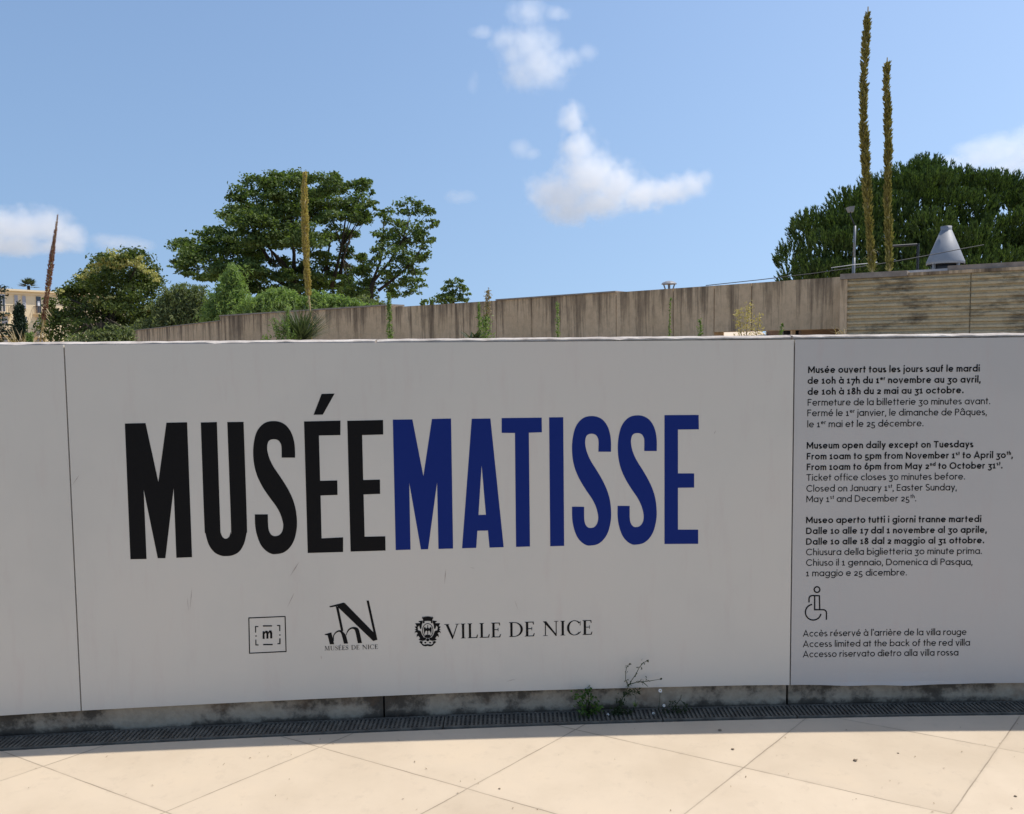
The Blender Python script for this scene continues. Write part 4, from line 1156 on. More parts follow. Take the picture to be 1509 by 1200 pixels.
# umbrella pine
rng = np.random.default_rng(21)
Yp = 33.0; s = Yp / 1200
sil = [(1138,412),(1141,396),(1149,378),(1165,364),(1173,340),(1184,324),(1208,318),(1226,310),(1245,290),(1268,276),(1290,266),(1322,250),(1352,244),(1384,246),(1416,248),(1446,254),(1468,258),(1490,260),(1512,268),(1560,276),(1620,300),(1660,340),(1675,400)]
sx_, sy_ = [p[0] for p in sil], [p[1] for p in sil]
pb = at(1420, 505, Yp)
pine = thing('umbrella_pine', 'broad dark umbrella pine with upright needle tufts behind the cone vent', 'pine tree', (pb.x, Yp, 1.44))
mt = MB(); limb(mt, [(pb.x, Yp, 1.2), (pb.x + .1, Yp, 3.0), (pb.x - .1, Yp, 4.2)], 0.4, 0.25, 8)
mb = MB()
def tufts(c, n, rad, rng, upb, fore):
    d = rand_dirs(n, rng, upb); d[:, 1] -= fore; d /= np.linalg.norm(d, axis=1)[:, None]
    Pc = np.array(c) + d * np.array(rad) * (0.82 + 0.25 * rng.random((n, 1)))
    ax = d * np.array([0.42, 0.42, 0.2]) + np.array([0, 0, 0.9]) + rng.normal(size=(n, 3)) * 0.12
    ax /= np.linalg.norm(ax, axis=1)[:, None]
    m = 26
    Pn = np.repeat(Pc, m, 0); A = np.repeat(ax, m, 0); N_ = n * m
    t = rng.random(N_); out = rand_dirs(N_, rng)
    T = A + out * 0.42; T /= np.linalg.norm(T, axis=1)[:, None]
    L_ = 0.15 * (0.7 + 0.5 * rng.random(N_))
    P = Pn + A * (0.42 * t)[:, None] + T * L_[:, None] * 0.5
    N = np.cross(T, out); N /= np.linalg.norm(N, axis=1)[:, None] + 1e-9
    mb.leaves(P, N, T, L_, 0.034)
lobes = []
for j, py in enumerate(range(262, 425, 27)):
    for px in range(1176 + (j % 2) * 22, 1690, 44):
        x = px + rng.uniform(-9, 9); y = py + rng.uniform(-8, 8)
        top = np.interp(x, sx_, sy_)
        if y > top + 20: lobes.append((x, y, top, rng.uniform(26, 36), rng.uniform(17, 24)))
for x in np.arange(1168, 1670, 24):
    lobes.append((x + rng.uniform(-4, 4), np.interp(x, sx_, sy_) + 23 + rng.uniform(-5, 8), np.interp(x, sx_, sy_), rng.uniform(15, 22), rng.uniform(11, 15)))
for x, y, top, rx, ry in lobes:
    depth_in = max(0, (y - top) / 165.0)
    Yq = Yp + 1.5 - 5.0 * min(1.0, math.sqrt(depth_in)) + rng.uniform(-1.2, 1.2)
    c = at(x, y, Yq)
    sq = Yq / 1200
    if rng.random() < 0.5:
        e = Vector((pb.x, Yp, 4.0)); limb(mt, [e, (e + c) / 2 + Vector((0, 0.5, -0.4)), c + Vector((0, 0.3, -.25))], 0.06, 0.015, 4)
    tufts(c, int(rx * ry * 0.125), (rx * sq, rx * sq * 0.8, ry * sq), rng, 0.55, 0.35)
    if y > top + 14:                           # inner boughs behind, they close the crown
        tufts(at(x, y + 10, Yq + 1.3), 85, (rx * sq * 1.15, .5, ry * sq * 1.1), rng, 0.0, 0.0)
mt.build('trunk', M['bark'], pine, True)
mb.build('crown', M['needle'], pine)

# cypress, palm and the branch at the left edge
rng = np.random.default_rng(31)
Yc = 70.0; s = Yc / 1200
b = at(30, 510, Yc)
cy = thing('cypress', 'narrow dark cypress in front of the cream building', 'cypress', (b.x, Yc, 1.44))
mt = MB(); mt.tube([(b.x, Yc, 1.4), tuple(at(29, 470, Yc))], [0.15, 0.05], 6); mt.build('trunk', M['bark'], cy)
mb = MB()
for k in range(40):
    t = k / 39; y = 455 + t * 52; w = (2.0 + 9.0 * t ** 0.75)
    for j in range(3):
        c = at(28.5 + rng.normal(0, w * .42) + t, y + rng.uniform(-2, 2), Yc + rng.normal(0, w * s * .4))
        n = 70
        P = np.array(c) + rng.normal(size=(n, 3)) * np.array([.14, .14, .22])
        mb.leaves(P, rand_dirs(n, rng), rand_dirs(n, rng, 1.6), 0.24, 0.10)
mb.build('foliage', M['cypress'], cy)
Yp2 = 112.0; s = Yp2 / 1200
M['palm'] = mat_leaf('palm_fronds', (0.05, 0.065, 0.035), (0.13, 0.15, 0.08), 0.15)
pc = at(42, 421, Yp2)
pl = thing('palm_tree', 'fan palm top showing above the flat roof of the cream building', 'palm tree', (pc.x, Yp2, 1.44))
mt = MB(); mt.tube([(pc.x, Yp2, 1.4), tuple(pc)], [0.22, 0.18], 8); mt.build('trunk', M['bark'], pl)
mb = MB()
for k in range(44):
    a = rng.uniform(0, 2 * math.pi); e = rng.uniform(0.0, 1.5)
    d = Vector((math.cos(a) * math.cos(e), math.sin(a) * math.cos(e), math.sin(e)))
    hub = pc + d * 0.55 + Vector((0, 0, -.3))
    for q in range(11):
        f = (q - 5) / 5
        side = d.cross(Vector((0, 0, 1))).normalized()
        mb.blade(hub, d + side * f * 0.9, 1.15 - abs(f) * .3, 0.15, 0.2, 3)
mb.build('crown', M['palm'], pl)
tree_from('conifer', 'dark conifer branches reaching in at the left edge before the cream building', 'conifer', 50.0,
  [(4,424,7,3),(-2,432,10,5),(2,440,5,3),(8,462,9,2.5),(-1,470,9,4),(10,478,8,2.5),(2,487,9,3),(-6,455,8,8),(7,493,8,2.5),(14,489,5,2),(-4,500,10,5),(16,502,5,3),(-18,440,12,20),(-20,480,14,20)], c3t, 1.0,
  [(-16, 505), (-16, 440), (-14, 425)], [[(-14, 440), (-6, 430), (6, 423)], [(-15, 470), (-4, 466), (14, 461)], [(-15, 492), (0, 489), (16, 489)]], 'cypress', 0.22, 30, rng, depth=0.8, tr=0.18)
# ------------------------------------------------------------------ cream apartment building far left
M['fac'] = mat_noise('cream_facade', (0.72, 0.58, 0.38), (0.78, 0.64, 0.43), 0.7, 0.9, 0.2, 0.05)
M['shut'] = mat_noise('grey_shutter', (0.33, 0.33, 0.36), (0.40, 0.40, 0.43), 3, 0.7, 0.3, 0.05)
M['glassd'] = mat_flat('window_glass', (0.03, 0.035, 0.045), 0.12, 0.6)
M['whitep'] = mat_flat('white_frame', (0.72, 0.72, 0.72), 0.5, 0.4)
M['iron2'] = mat_flat('railing_iron', (0.16, 0.12, 0.09), 0.6, 0.3)
BA = at(0, 425.5, 92.0); ZB = BA.z
BB = atz(116, 432.0, ZB)
db = (BB - BA); db.z = 0; LB = db.length; db.normalize()
nb = Vector((db.y, -db.x, 0))
if nb.y > 0: nb = -nb
org = BA - db * 14.0
bld = thing('apartment_building', 'cream flat roofed apartment block with grey shutters and small balconies', 'building', (org.x, org.y, 0))
rzb = math.atan2(db.y, db.x)
def bpt(u, z, o=0.0):
    p = org + db * u + nb * o
    return (p.x, p.y, z)
def bbox(mb, u0, u1, z0, z1, o0, o1):
    mb.hexa([bpt(u0, z0, o1), bpt(u1, z0, o1), bpt(u1, z0, o0), bpt(u0, z0, o0)], [bpt(u0, z1, o1), bpt(u1, z1, o1), bpt(u1, z1, o0), bpt(u0, z1, o0)])
LBt = 14.0 + LB + 6
mb = MB(); bbox(mb, 0, LBt, 0, ZB - 0.55, -10, 0); mb.build('wall', M['fac'], bld)
mb = MB(); bbox(mb, -0.5, LBt + 0.5, ZB - 0.20, ZB, -10.5, 0.55); bbox(mb, -0.2, LBt + 0.2, ZB - 0.55, ZB - 0.20, -10.2, 0.12); mb.build('roof', M['fac'], bld)
def fpx(px, py):                              # pixel -> facade coordinates
    d = ray(px, py); k = d[0]
    t = (k * org.y - org.x) / (db.x - k * db.y)
    Y = org.y + db.y * t
    return t, d[2] * Y + EYE.z
def fwin(x0, y0, x1, y1, mat, frame=True):
    u0, z1 = fpx(x0, y0); u1, z0 = fpx(x1, y1)
    mb = MB(); bbox(mb, u0 - .06, u1 + .06, z0 - .06, z1 + .06, 0.0, 0.05)
    f = mb.build('window', M['whitep'] if mat == 'glassd' and frame else M['fac'], bld)
    mb = MB(); bbox(mb, u0, u1, z0, z1, 0.05, 0.09); mb.build('shutter' if mat == 'shut' else 'pane', M[mat], f)
    return f
fwin(20.5, 435.2, 26.3, 453.8, 'shut'); fwin(32.2, 436.2, 38, 455.3, 'shut')
w = fwin(52.5, 437.2, 60.5, 461.5, 'glassd', False)
u0, z1 = fpx(54.5, 444); u1, z0 = fpx(58.3, 451); mb = MB(); bbox(mb, u0, u1, z0, z1, 0.09, 0.11); mb.build('blind', M['whitep'], w)
w = fwin(-4, 434.5, 2, 459, 'glassd'); w = fwin(3.2, 434.5, 7.2, 459, 'glassd')
fwin(54, 468, 63, 479, 'shut'); fwin(2, 466, 11, 477.5, 'shut'); fwin(3, 497, 11, 508, 'shut'); fwin(36.5, 467, 39.5, 476, 'shut'); fwin(54, 490, 63, 505, 'shut')
def balcony(x0, x1, yrail, yfloor, name='balcony'):
    ua, zr = fpx(x0, yrail); ub, zf = fpx(x1, yfloor)
    mb = MB(); bbox(mb, ua, ub, zf - 0.16, zf, 0.0, 1.0)
    bo = mb.build('balcony', M['fac'], bld)
    mb = MB()
    bbox(mb, ua, ub, zr - .05, zr, 0.93, 0.98); bbox(mb, ua, ua + .05, zr - .05, zr, 0.05, 0.93); bbox(mb, ub - .05, ub, zr - .05, zr, 0.05, 0.93)
    n = int((ub - ua) / 0.22)
    for i in range(n + 1):
        u = ua + (ub - ua - .03) * i / n; bbox(mb, u, u + .03, zf, zr - .05, 0.94, 0.97)
    for j in range(5):
        for u in (ua, ub - .03): bbox(mb, u, u + .03, zf, zr - .05, .1 + .18 * j, .13 + .18 * j)
    mb.build('railing', M['iron2'], bo)
balcony(48.5, 68, 451.5, 463); balcony(-8, 16.5, 450, 461.5); balcony(-8, 17, 482, 493); balcony(49, 68, 485, 496)

# ------------------------------------------------------------------ plants on the terrace behind the sign wall
def flower_spike(path, radii, nb_, blen, budmat, rng, root, bare=0.15, ang=0.6, tip=True):
    """tall spike: a stalk clothed in short up-pointing bracts"""
    n = len(path)
    radii = np.interp(np.linspace(0, 1, n), np.linspace(0, 1, len(radii)), radii)
    mt = MB(); mt.tube(path, [r * 0.45 for r in radii], 8); mt.build('stalk', M['stalk'], root, True)
    seg = np.array([tuple(p) for p in path]); ln = np.r_[0, np.cumsum(np.linalg.norm(np.diff(seg, axis=0), axis=1))]
    t = bare + (1 - bare) * rng.random(nb_); t.sort()
    D = t * ln[-1]
    P = np.stack([np.interp(D, ln, seg[:, k]) for k in range(3)], 1)
    R = np.interp(D, ln, radii)
    kk = np.linspace(0, ln[-1], 26); R = R * np.interp(D, kk, 1 + rng.uniform(-.22, .18, 26))
    ax = np.stack([np.interp(D + 0.05, ln, seg[:, k]) - np.interp(D - 0.05, ln, seg[:, k]) for k in range(3)], 1)
    ax /= np.linalg.norm(ax, axis=1)[:, None] + 1e-9
    a = rng.random(nb_) * 2 * math.pi
    rad = np.stack([np.cos(a), np.sin(a), np.zeros(nb_)], 1)
    T = ax * math.cos(ang) + rad * math.sin(ang) + rng.normal(size=(nb_, 3)) * 0.12
    T /= np.linalg.norm(T, axis=1)[:, None]
    Lb = blen * (0.6 + 0.7 * rng.random(nb_)) * (0.3 + 0.7 * R / max(radii))
    C = P + rad * (R * 0.55)[:, None] + T * Lb[:, None] * 0.4
    tang = np.cross(rad, ax)
    mb = MB()
    for q in range(2):
        N = rad if q == 0 else tang
        N = N - T * (N * T).sum(1)[:, None]; N /= np.linalg.norm(N, axis=1)[:, None] + 1e-9
        mb.leaves(C, N, T, Lb, Lb * 0.34)
    mb.build('bracts', M[budmat], root)

def pathpx(pp, Y): return [at(x, y, Y) for x, y in pp]
def tuft(root, c, n, length, width, rng, mat, up=0.6, spread=1.0, droop=0.35, name='leaf_rosette'):
    mb = MB()
    for _ in range(n):
        a = rng.uniform(0, 2 * math.pi); e = rng.uniform(0.25, 1.45) * up + 0.2
        d = (math.cos(a) * math.cos(e) * spread, math.sin(a) * math.cos(e) * spread, math.sin(e))
        mb.blade(Vector(c) + Vector((rng.normal(0, .03), rng.normal(0, .03), 0)), d, length * rng.uniform(.7, 1.15), width, droop * rng.uniform(.4, 1.3), 5)
    mb.build(name, M[mat], root)
rng = np.random.default_rng(41)
# left: rusty dry spike
Y = 11.0
pp = [(58, 508), (61, 490), (64, 474), (67, 452), (70, 430), (74, 400), (78, 368), (82, 340), (85, 317)]
P = pathpx(pp, Y)
sp = thing('spiky_plant', 'dry plant with a slender rusty red flower spike at the far left', 'plant', (P[0].x, Y, 1.44))
flower_spike([Vector((P[0].x, Y, 1.44))] + P, [.024, .024, .022, .022, .026, .028, .027, .022, .012, .002], 1500, .034, 'bud_rust', rng, sp, bare=0.30, ang=0.8)
mb = MB()
for _ in range(60):
    q = P[0] + (P[3] - P[0]) * rng.random(); a = rng.uniform(0, 6.28)
    mb.blade(q, (math.cos(a), math.sin(a), rng.uniform(-.7, .3)), rng.uniform(.06, .16), .022, .5, 3)
mb.build('dry_leaves', M['straw'], sp)
tuft(sp, (P[0].x, Y, 1.50), 40, .32, .02, rng, 'straw', .5)
# middle: grass-leaved rosette with golden spike
Y = 11.5
pp = [(461, 478), (457, 462), (455.5, 440), (453.5, 415), (451.5, 385), (450, 350), (449, 310), (448.5, 280), (449.5, 254)]
P = pathpx(pp, Y); base = at(443, 508, Y)
sp = thing('spiky_plant', 'grass leaved rosette with one thick golden flower spike, left of centre', 'plant', (base.x, Y, 1.44))
flower_spike([Vector((base.x + .12, Y, 1.5))] + P, [.022, .024, .026, .028, .034, .038, .042, .042, .040, .036, .02], 2400, .042, 'bud_gold', rng, sp, bare=0.34, ang=1.0)
mb = MB()
for _ in range(26):
    q = P[0] + (P[2] - P[0]) * rng.random(); a = rng.uniform(0, 6.28)
    mb.blade(q, (math.cos(a), math.sin(a), rng.uniform(-.3, .6)), rng.uniform(.08, .2), .012, .6, 3)
mb.build('dry_bracts', M['straw'], sp)
tuft(sp, (base.x, Y, 1.70), 420, .74, .015, rng, 'grassy', .66, 1.0, .22)
mb = MB(); mb.tube([(base.x, Y, 1.42), (base.x, Y, 1.72)], [.07, .05], 8); mb.build('trunk', M['straw'], sp)
# right: the two tall spikes behind the ribbed pavilion's edge
Y = 10.2
pp = [(1286, 408), (1284, 385), (1282.5, 360), (1280, 320), (1277.5, 280), (1275, 230), (1272.5, 180), (1273, 120), (1275.5, 70), (1278, 30), (1279, 20)]
P = pathpx(pp, Y)
sp = thing('spiky_plant', 'taller of the two olive gold flower spikes above the ribbed pavilion', 'plant', (P[0].x, Y, ZR + 0.06), 'tall flower spikes at the right')
flower_spike(P, [.028, .029, .030, .032, .033, .034, .034, .032, .029, .025, .020], 1900, .070, 'bud_olive', rng, sp, bare=0.02, ang=0.68)
mb = MB(); mb.tube([P[-1], at(1279.3, 10, Y)], [.008, .006], 6); mb.build('spike_tip', M['stalk'], sp)
mb = MB()
for _ in range(22):
    q = P[0] + (P[2] - P[0]) * rng.random(); a = rng.uniform(0, 6.28)
    mb.blade(q, (math.cos(a), math.sin(a), rng.uniform(-.5, .9)), rng.uniform(.08, .17), .010, .3, 3)
mb.build('dry_leaves', M['straw'], sp)
pp = [(1311, 406), (1310.5, 380), (1309.5, 340), (1308, 300), (1308.5, 250), (1309, 210), (1308, 170), (1306, 130), (1307, 105), (1307.3, 94)]
P = pathpx(pp, Y + .1)
sp = thing('spiky_plant', 'shorter straight olive gold flower spike nearer the cone vent', 'plant', (P[0].x, Y + .1, ZR + 0.06), 'tall flower spikes at the right')
flower_spike(P, [.027, .028, .030, .032, .033, .033, .031, .029, .025, .020], 1450, .067, 'bud_olive', rng, sp, bare=0.02, ang=0.64)
mb = MB(); mb.tube([P[-1], at(1307.5, 85, Y + .1)], [.008, .006], 6); mb.build('spike_tip', M['stalk'], sp)

def tall_weed(name, label, base_px, top_px, Y, nleaf, wpx, leaf, mat, rng, cat='weed', plume=0.0, nst=1, stem='weed', group='weeds on the terrace', pmat='straw'):
    s = Y / 1200
    b = at(*base_px, Y)
    root = thing(name, label, cat, (b.x, Y, 1.44), group)
    mt, mb, mp = MB(), MB(), MB()
    for k in range(nst):
        off = (k - (nst - 1) / 2) * wpx * 0.7 if nst > 1 else 0
        tp = at(top_px[0] + off, top_px[1] + (abs(off) * 1.2 if nst > 1 else 0) + (rng.uniform(0, 10) if nst > 1 else 0), Y + rng.normal(0, .03))
        b_ = Vector((b.x + off * s * .3, Y, 1.44))
        mid = (b_ + tp) / 2 + Vector((rng.normal(0, .02), 0, 0))
        mt.tube([b_, mid, tp], [.008, .006, .002], 5)
        n = int(nleaf * 1.7)
        t = np.sort(rng.random(n)) ** 0.9
        C = np.array([tuple(b_.lerp(mid, min(1, x * 2)) if x < .5 else mid.lerp(tp, x * 2 - 1)) for x in t])
        w = wpx * s * (1.0 - 0.65 * t)
        C = C + rng.normal(size=(n, 3)) * (w * 0.42)[:, None] * np.array([1, 1, .8])
        hi = t > 1 - plume
        for sel, m_ in ((~hi, mb), (hi, mp)):
            if sel.sum():
                k_ = int(sel.sum())
                m_.leaves(C[sel], rand_dirs(k_, rng, .3), rand_dirs(k_, rng, .7), leaf * (.6 + .7 * rng.random(k_)) * (0.6 if m_ is mp else 1), leaf * .3)
    mt.build('stem', M[stem], root)
    if mb.n: mb.build('foliage', M[mat], root)
    if mp.n: mp.build('plume', M[pmat], root)
    return root
rng = np.random.default_rng(55)
tall_weed('weed', 'pale green bushy weed left of the grass leaved rosette', (412, 508), (412, 462), 11.2, 120, 20, .06, 'weed', rng, nst=4)
tall_weed('weed', 'thin upright green weed among the rosette leaves left of the golden spike', (424, 508), (424, 455), 11.0, 130, 6, .05, 'weed', rng)
tall_weed('climbing_weed', 'narrow climbing weed covering the joint of the streaked wall', (575, 508), (573, 432), 14.6, 260, 7, .075, 'weed', rng, cat='climbing plant')
tall_weed('weed', 'slim green weed stem standing left of the feathery plumed weed', (706, 506), (705, 446), 10.0, 170, 5, .05, 'weed', rng)
tall_weed('weed', 'feathery weed with a buff plume rising above the streaked wall', (713, 506), (720, 428), 10.2, 420, 13, .055, 'weed', rng, plume=.35, nst=1)
tall_weed('weed', 'single thin weed with a pale tuft near the middle of the streaked wall', (818, 504), (821, 445), 11.0, 150, 8, .05, 'weed', rng, plume=.25, pmat='weed')
tall_weed('weed', 'very thin straight green weed stem right of the middle of the streaked wall', (987, 502), (988, 440), 11.0, 60, 4, .05, 'weed', rng)
tall_weed('weed', 'short bright green weed on the wall top right of the thin stem', (1031, 502), (1032, 472), 10.0, 110, 8, .05, 'weed', rng)
tall_weed('dry_weed', 'yellow dried weed with three stems before the cream ramp', (1103, 500), (1104, 436), 9.4, 130, 22, .04, 'bud_gold', rng, nst=3, stem='straw', plume=0)
tall_weed('weed', 'tiny green weed at the wall top beside the dark doorway', (1153, 499), (1153, 478), 8.6, 70, 6, .045, 'weed', rng)
tall_weed('weed', 'upright green weed at the wall top left of the rusty flower spike', (43, 510), (44, 482), 10.5, 140, 7, .06, 'weed', rng, nst=2)
# little agave and grass clumps
def rosette(name, label, px, Y, n, ln, wd, mat, up=.6, z=1.52, cat='plant'):
    b = at(px, 505, Y)
    r = thing(name, label, cat, (b.x, Y, 1.44), None)
    tuft(r, (b.x, Y, z), n, ln, wd, rng, mat, up, 1.0, .2)
    mb = MB(); mb.tube([(b.x, Y, 1.43), (b.x, Y, z + .02)], [.03, .02], 6); mb.build('stem', M['straw'], r)
rosette('agave', 'small dark agave with pointed leaves at the foot of the plumed weed', 697, 9.0, 26, .22, .030, 'weed_dark', .45, 1.69)
rosette('grass_clump', 'clump of dry straw coloured grass at the far left wall top', 30, 11.5, 70, .42, .012, 'straw', .7, 1.66)
rosette('dry_grass', 'wispy pale grass leaning from the edge of the ribbed pavilion', 1236, 9.3, 16, .22, .008, 'straw', .6, 1.70, 'grass')

# ------------------------------------------------------------------ weeds at the drain
M['weed_mid'] = mat_leaf('weed_mid_green', (0.03, 0.065, 0.012), (0.09, 0.16, 0.03), 0.3)
def drainpt(px, py, off):
    x, z = onwall(px, py, off); return wp(x, max(z, 0.004), off)
rng = np.random.default_rng(61)
b = drainpt(866, 1050, 0.05)
lw = thing('leafy_weed', 'bright green leafy weed growing out of the drain grate', 'weed', (b.x, b.y, 0))
mt, mb = MB(), MB()
for k in range(13):
    tpx, tpy = [(868,1036),(858,1030),(880,1038),(862,1022),(876,1046),(855,1040),(870,1050),(864,1058),(850,1026),(884,1044),(872,1028),(860,1048),(868,1018)][k]
    x, z = onwall(tpx, tpy, 0.05 + .02 * (k % 3)); tp = wp(x, max(z, .01), .05 + .02 * (k % 3))
    mt.tube([(b.x, b.y, 0), tuple((b + tp) / 2 + Vector((0, 0, .01))), tuple(tp)], .0012, 4)
    n = 16
    mb.leaves(np.array(tp) + rng.normal(size=(n, 3)) * .010, rand_dirs(n, rng, .8), rand_dirs(n, rng, .2), .017 * (.6 + .7 * rng.random(n)), .011)
mt.build('stem', M['weed_dark'], lw); mb.build('foliage', M['weed_mid'], lw)
b = drainpt(912, 1044, 0.05)
sw = thing('straggly_weed', 'dark straggly weed with long wiry stems rising against the white panel', 'weed', (b.x, b.y, 0))
mt, mb, mh = MB(), MB(), MB()
W_ = lambda px, py, o=.06: (lambda q: wp(q[0], max(q[1], .004), o))(onwall(px, py, o))
stems = [[(911,1046),(919,1026),(926,1012),(930,1004),(937,994),(942,984),(948,977),(954,974)], [(926,1010),(922,1004),(922,990),(924,982),(928,979)],
         [(927,1009),(940,1005),(955,1004),(974,1001)], [(947,1005),(955,1012)], [(911,1046),(914,1036),(916,1030)], [(919,1026),(934,1016),(937,1030)]]
for st in stems:
    P = [W_(x, y) for x, y in st]
    mt.tube(P, [.0022] + [.0014] * (len(P) - 2) + [.0009], 5)
    for p in P[:-1]:
        n = 5
        mb.leaves(np.array(p) + rng.normal(size=(n, 3)) * .005, rand_dirs(n, rng), rand_dirs(n, rng, .5), .011, .005)
heads = []
for (x, y) in [(954,974),(928,979),(974,1001)]:
    n = 14
    mh = MB(); mh.leaves(np.array(W_(x, y)) + rng.normal(size=(n, 3)) * .002, rand_dirs(n, rng), rand_dirs(n, rng), .007, .005); heads.append(mh)
for (x, y, q) in [(916,1036,40),(912,1046,60),(908,1055,50),(925,1020,30),(935,1020,22),(925,1050,40),(990,1036,20),(1000,1046,40),(1008,1040,16),(985,1050,30),(905,1048,25)]:
    n = q
    mb.leaves(np.array(W_(x, y)) + rng.normal(size=(n, 3)) * np.array([.014, .010, .008]), rand_dirs(n, rng, .3), rand_dirs(n, rng, .3), .016 * (.5 + .8 * rng.random(n)), .006)
for (x0, y0, x1, y1) in [(990,1046,1003,1030),(1003,1030,1004,1024),(1003,1032,1014,1044)]:
    mt.tube([W_(x0, y0), W_(x1, y1)], .0012, 4)
mt.build('stem', M['weed_dark'], sw); mb.build('foliage', M['weed_dark'], sw)
for mh in heads: mh.build('seed_head', M['weed_dark'], sw)
b = drainpt(936, 1042, 0.05)
gw = thing('small_weed', 'small light green tuft on the drain right of the straggly weed', 'weed', (b.x, b.y, 0))
mb = MB(); n = 70
for k in range(12):
    a = rng.uniform(0, 6.28); mb.blade(b, (math.cos(a) * .6, math.sin(a) * .6, rng.uniform(.6, 1.4)), rng.uniform(.02, .04), .005, .2, 3)
mb.build('foliage', M['weed'], gw)
mb = MB(); mb.tube([b, b + Vector((0, 0, .03))], .001, 4); mb.build('stem', M['weed_dark'], gw)
M['petal'] = mat_flat('daisy_petals', (0.72, 0.70, 0.66), 0.7, 0.2)
M['eye'] = mat_flat('daisy_eye', (0.45, 0.30, 0.05), 0.8, 0.2)
M['daisystem'] = M['weed_dark']
for px, py, r, lab in [(973, 1018, .0085, 'largest white daisy, highest against the stained concrete base'), (978.5, 1040, .0065, 'white daisy just above the drain grate, below the largest one'),
                       (963, 1051.5, .006, 'white daisy lying over the drain grate left of the others on the right'), (896, 1054.5, .006, 'lone white daisy on the drain grate beside the leafy weed')]:
    c = W_(px, py, .065)
    d = thing('daisy', lab, 'flower', (c.x, c.y, max(0.004, c.z)), 'daisies by the drain')
    mb = MB(); nrm = Vector((-.1, -.85, .5)).normalized(); sx = nrm.cross(Vector((0, 0, 1))).normalized(); sy = sx.cross(nrm)
    for k in range(12):
        a = 2 * math.pi * k / 12; dd = sx * math.cos(a) + sy * math.sin(a)
        mb.blade(c + dd * r * .3, dd + nrm * .15, r * .75, r * .5, 0, 2, side=nrm.cross(dd))
    mb.build('petal_ring', M['petal'], d)
    mb = MB(); mb.lathe((0, 0, 0), [(r * .34, -.0005), (r * .30, .0012), (r * .1, .002)], 10)
    V = np.concatenate(mb.v); V = np.array([tuple(c + sx * v[0] + sy * v[1] + nrm * v[2]) for v in V]); mb.v = [V]
    mb.build('flower_eye', M['eye'], d)
    root_ = Vector((c.x - .012, c.y - 0.0, 0.0))
    mb = MB(); mb.tube([root_, (root_ + c) / 2 + Vector((.004, .004, 0)), c - nrm * .001], .0008, 4); mb.build('stem', M['daisystem'], d)

# ------------------------------------------------------------------ small stones and dry leaves on the paving
def gpt(px, py): return atz(px, py, 0.0)
M['pebble'] = mat_noise('pebble', (0.16, 0.12, 0.08), (0.30, 0.24, 0.17), 60, 0.9, 0.2, 0.2)
M['litter'] = mat_noise('dry_litter', (0.20, 0.14, 0.08), (0.36, 0.27, 0.17), 60, 0.9, 0.2, 0.2)
rng = np.random.default_rng(71)
for px, py, r, lab in [(1260, 1121.5, .0075, 'largest brown pebble on the sunlit paving at the right'), (1080, 1105, .006, 'flat dark pebble on the paving left of the right hand joints'),
                       (1323.5, 1110.5, .004, 'tiny pebble near the shadow edge at the right'), (1061, 1077, .007, 'brown pebble lying right at the shadow edge'),
                       (1496, 1174, .005, 'pebble near the lower right corner of the paving'), (736, 1163, .004, 'tiny pebble right of the crossing joints in the middle')]:
    p = gpt(px, py)
    mb = MB(); rr = rng.uniform(.7, 1.2, 40)
    vs_, fs = [], []
    for i in range(5):
        th = math.pi * i / 4
        for k in range(8):
            a = 2 * math.pi * k / 8; q = rr[(i * 8 + k) % 40]
            vs_.append((p.x + r * q * math.sin(th) * math.cos(a) * 1.2, p.y + r * q * math.sin(th) * math.sin(a), r * .42 + r * .45 * math.cos(th)))
    for i in range(4):
        for k in range(8): fs.append((i * 8 + k, (i + 1) * 8 + k, (i + 1) * 8 + (k + 1) % 8, i * 8 + (k + 1) % 8))
    mb.add(vs_, fs)
    tag(mb.build('pebble', M['pebble'], base=(p.x, p.y, 0)), lab, 'pebble', 'pebbles on the paving')
mb = MB()                                      # crumbs and bits of dry leaf too small to count
n = 130
X = rng.uniform(-2.2, 2.4, n); Yy = np.array([yw(x) for x in X]) - PAV - 0.02 - rng.random(n) ** 1.5 * 1.1
P = np.stack([X, Yy, np.full(n, .0035)], 1)
mb.leaves(P, rand_dirs(n, rng, 3.0), rand_dirs(n, rng) * np.array([1, 1, .1]), .004 + .009 * rng.random(n) ** 2, .0018 + .003 * rng.random(n))
tag(mb.build('leaf_litter', M['litter']), kind='stuff')
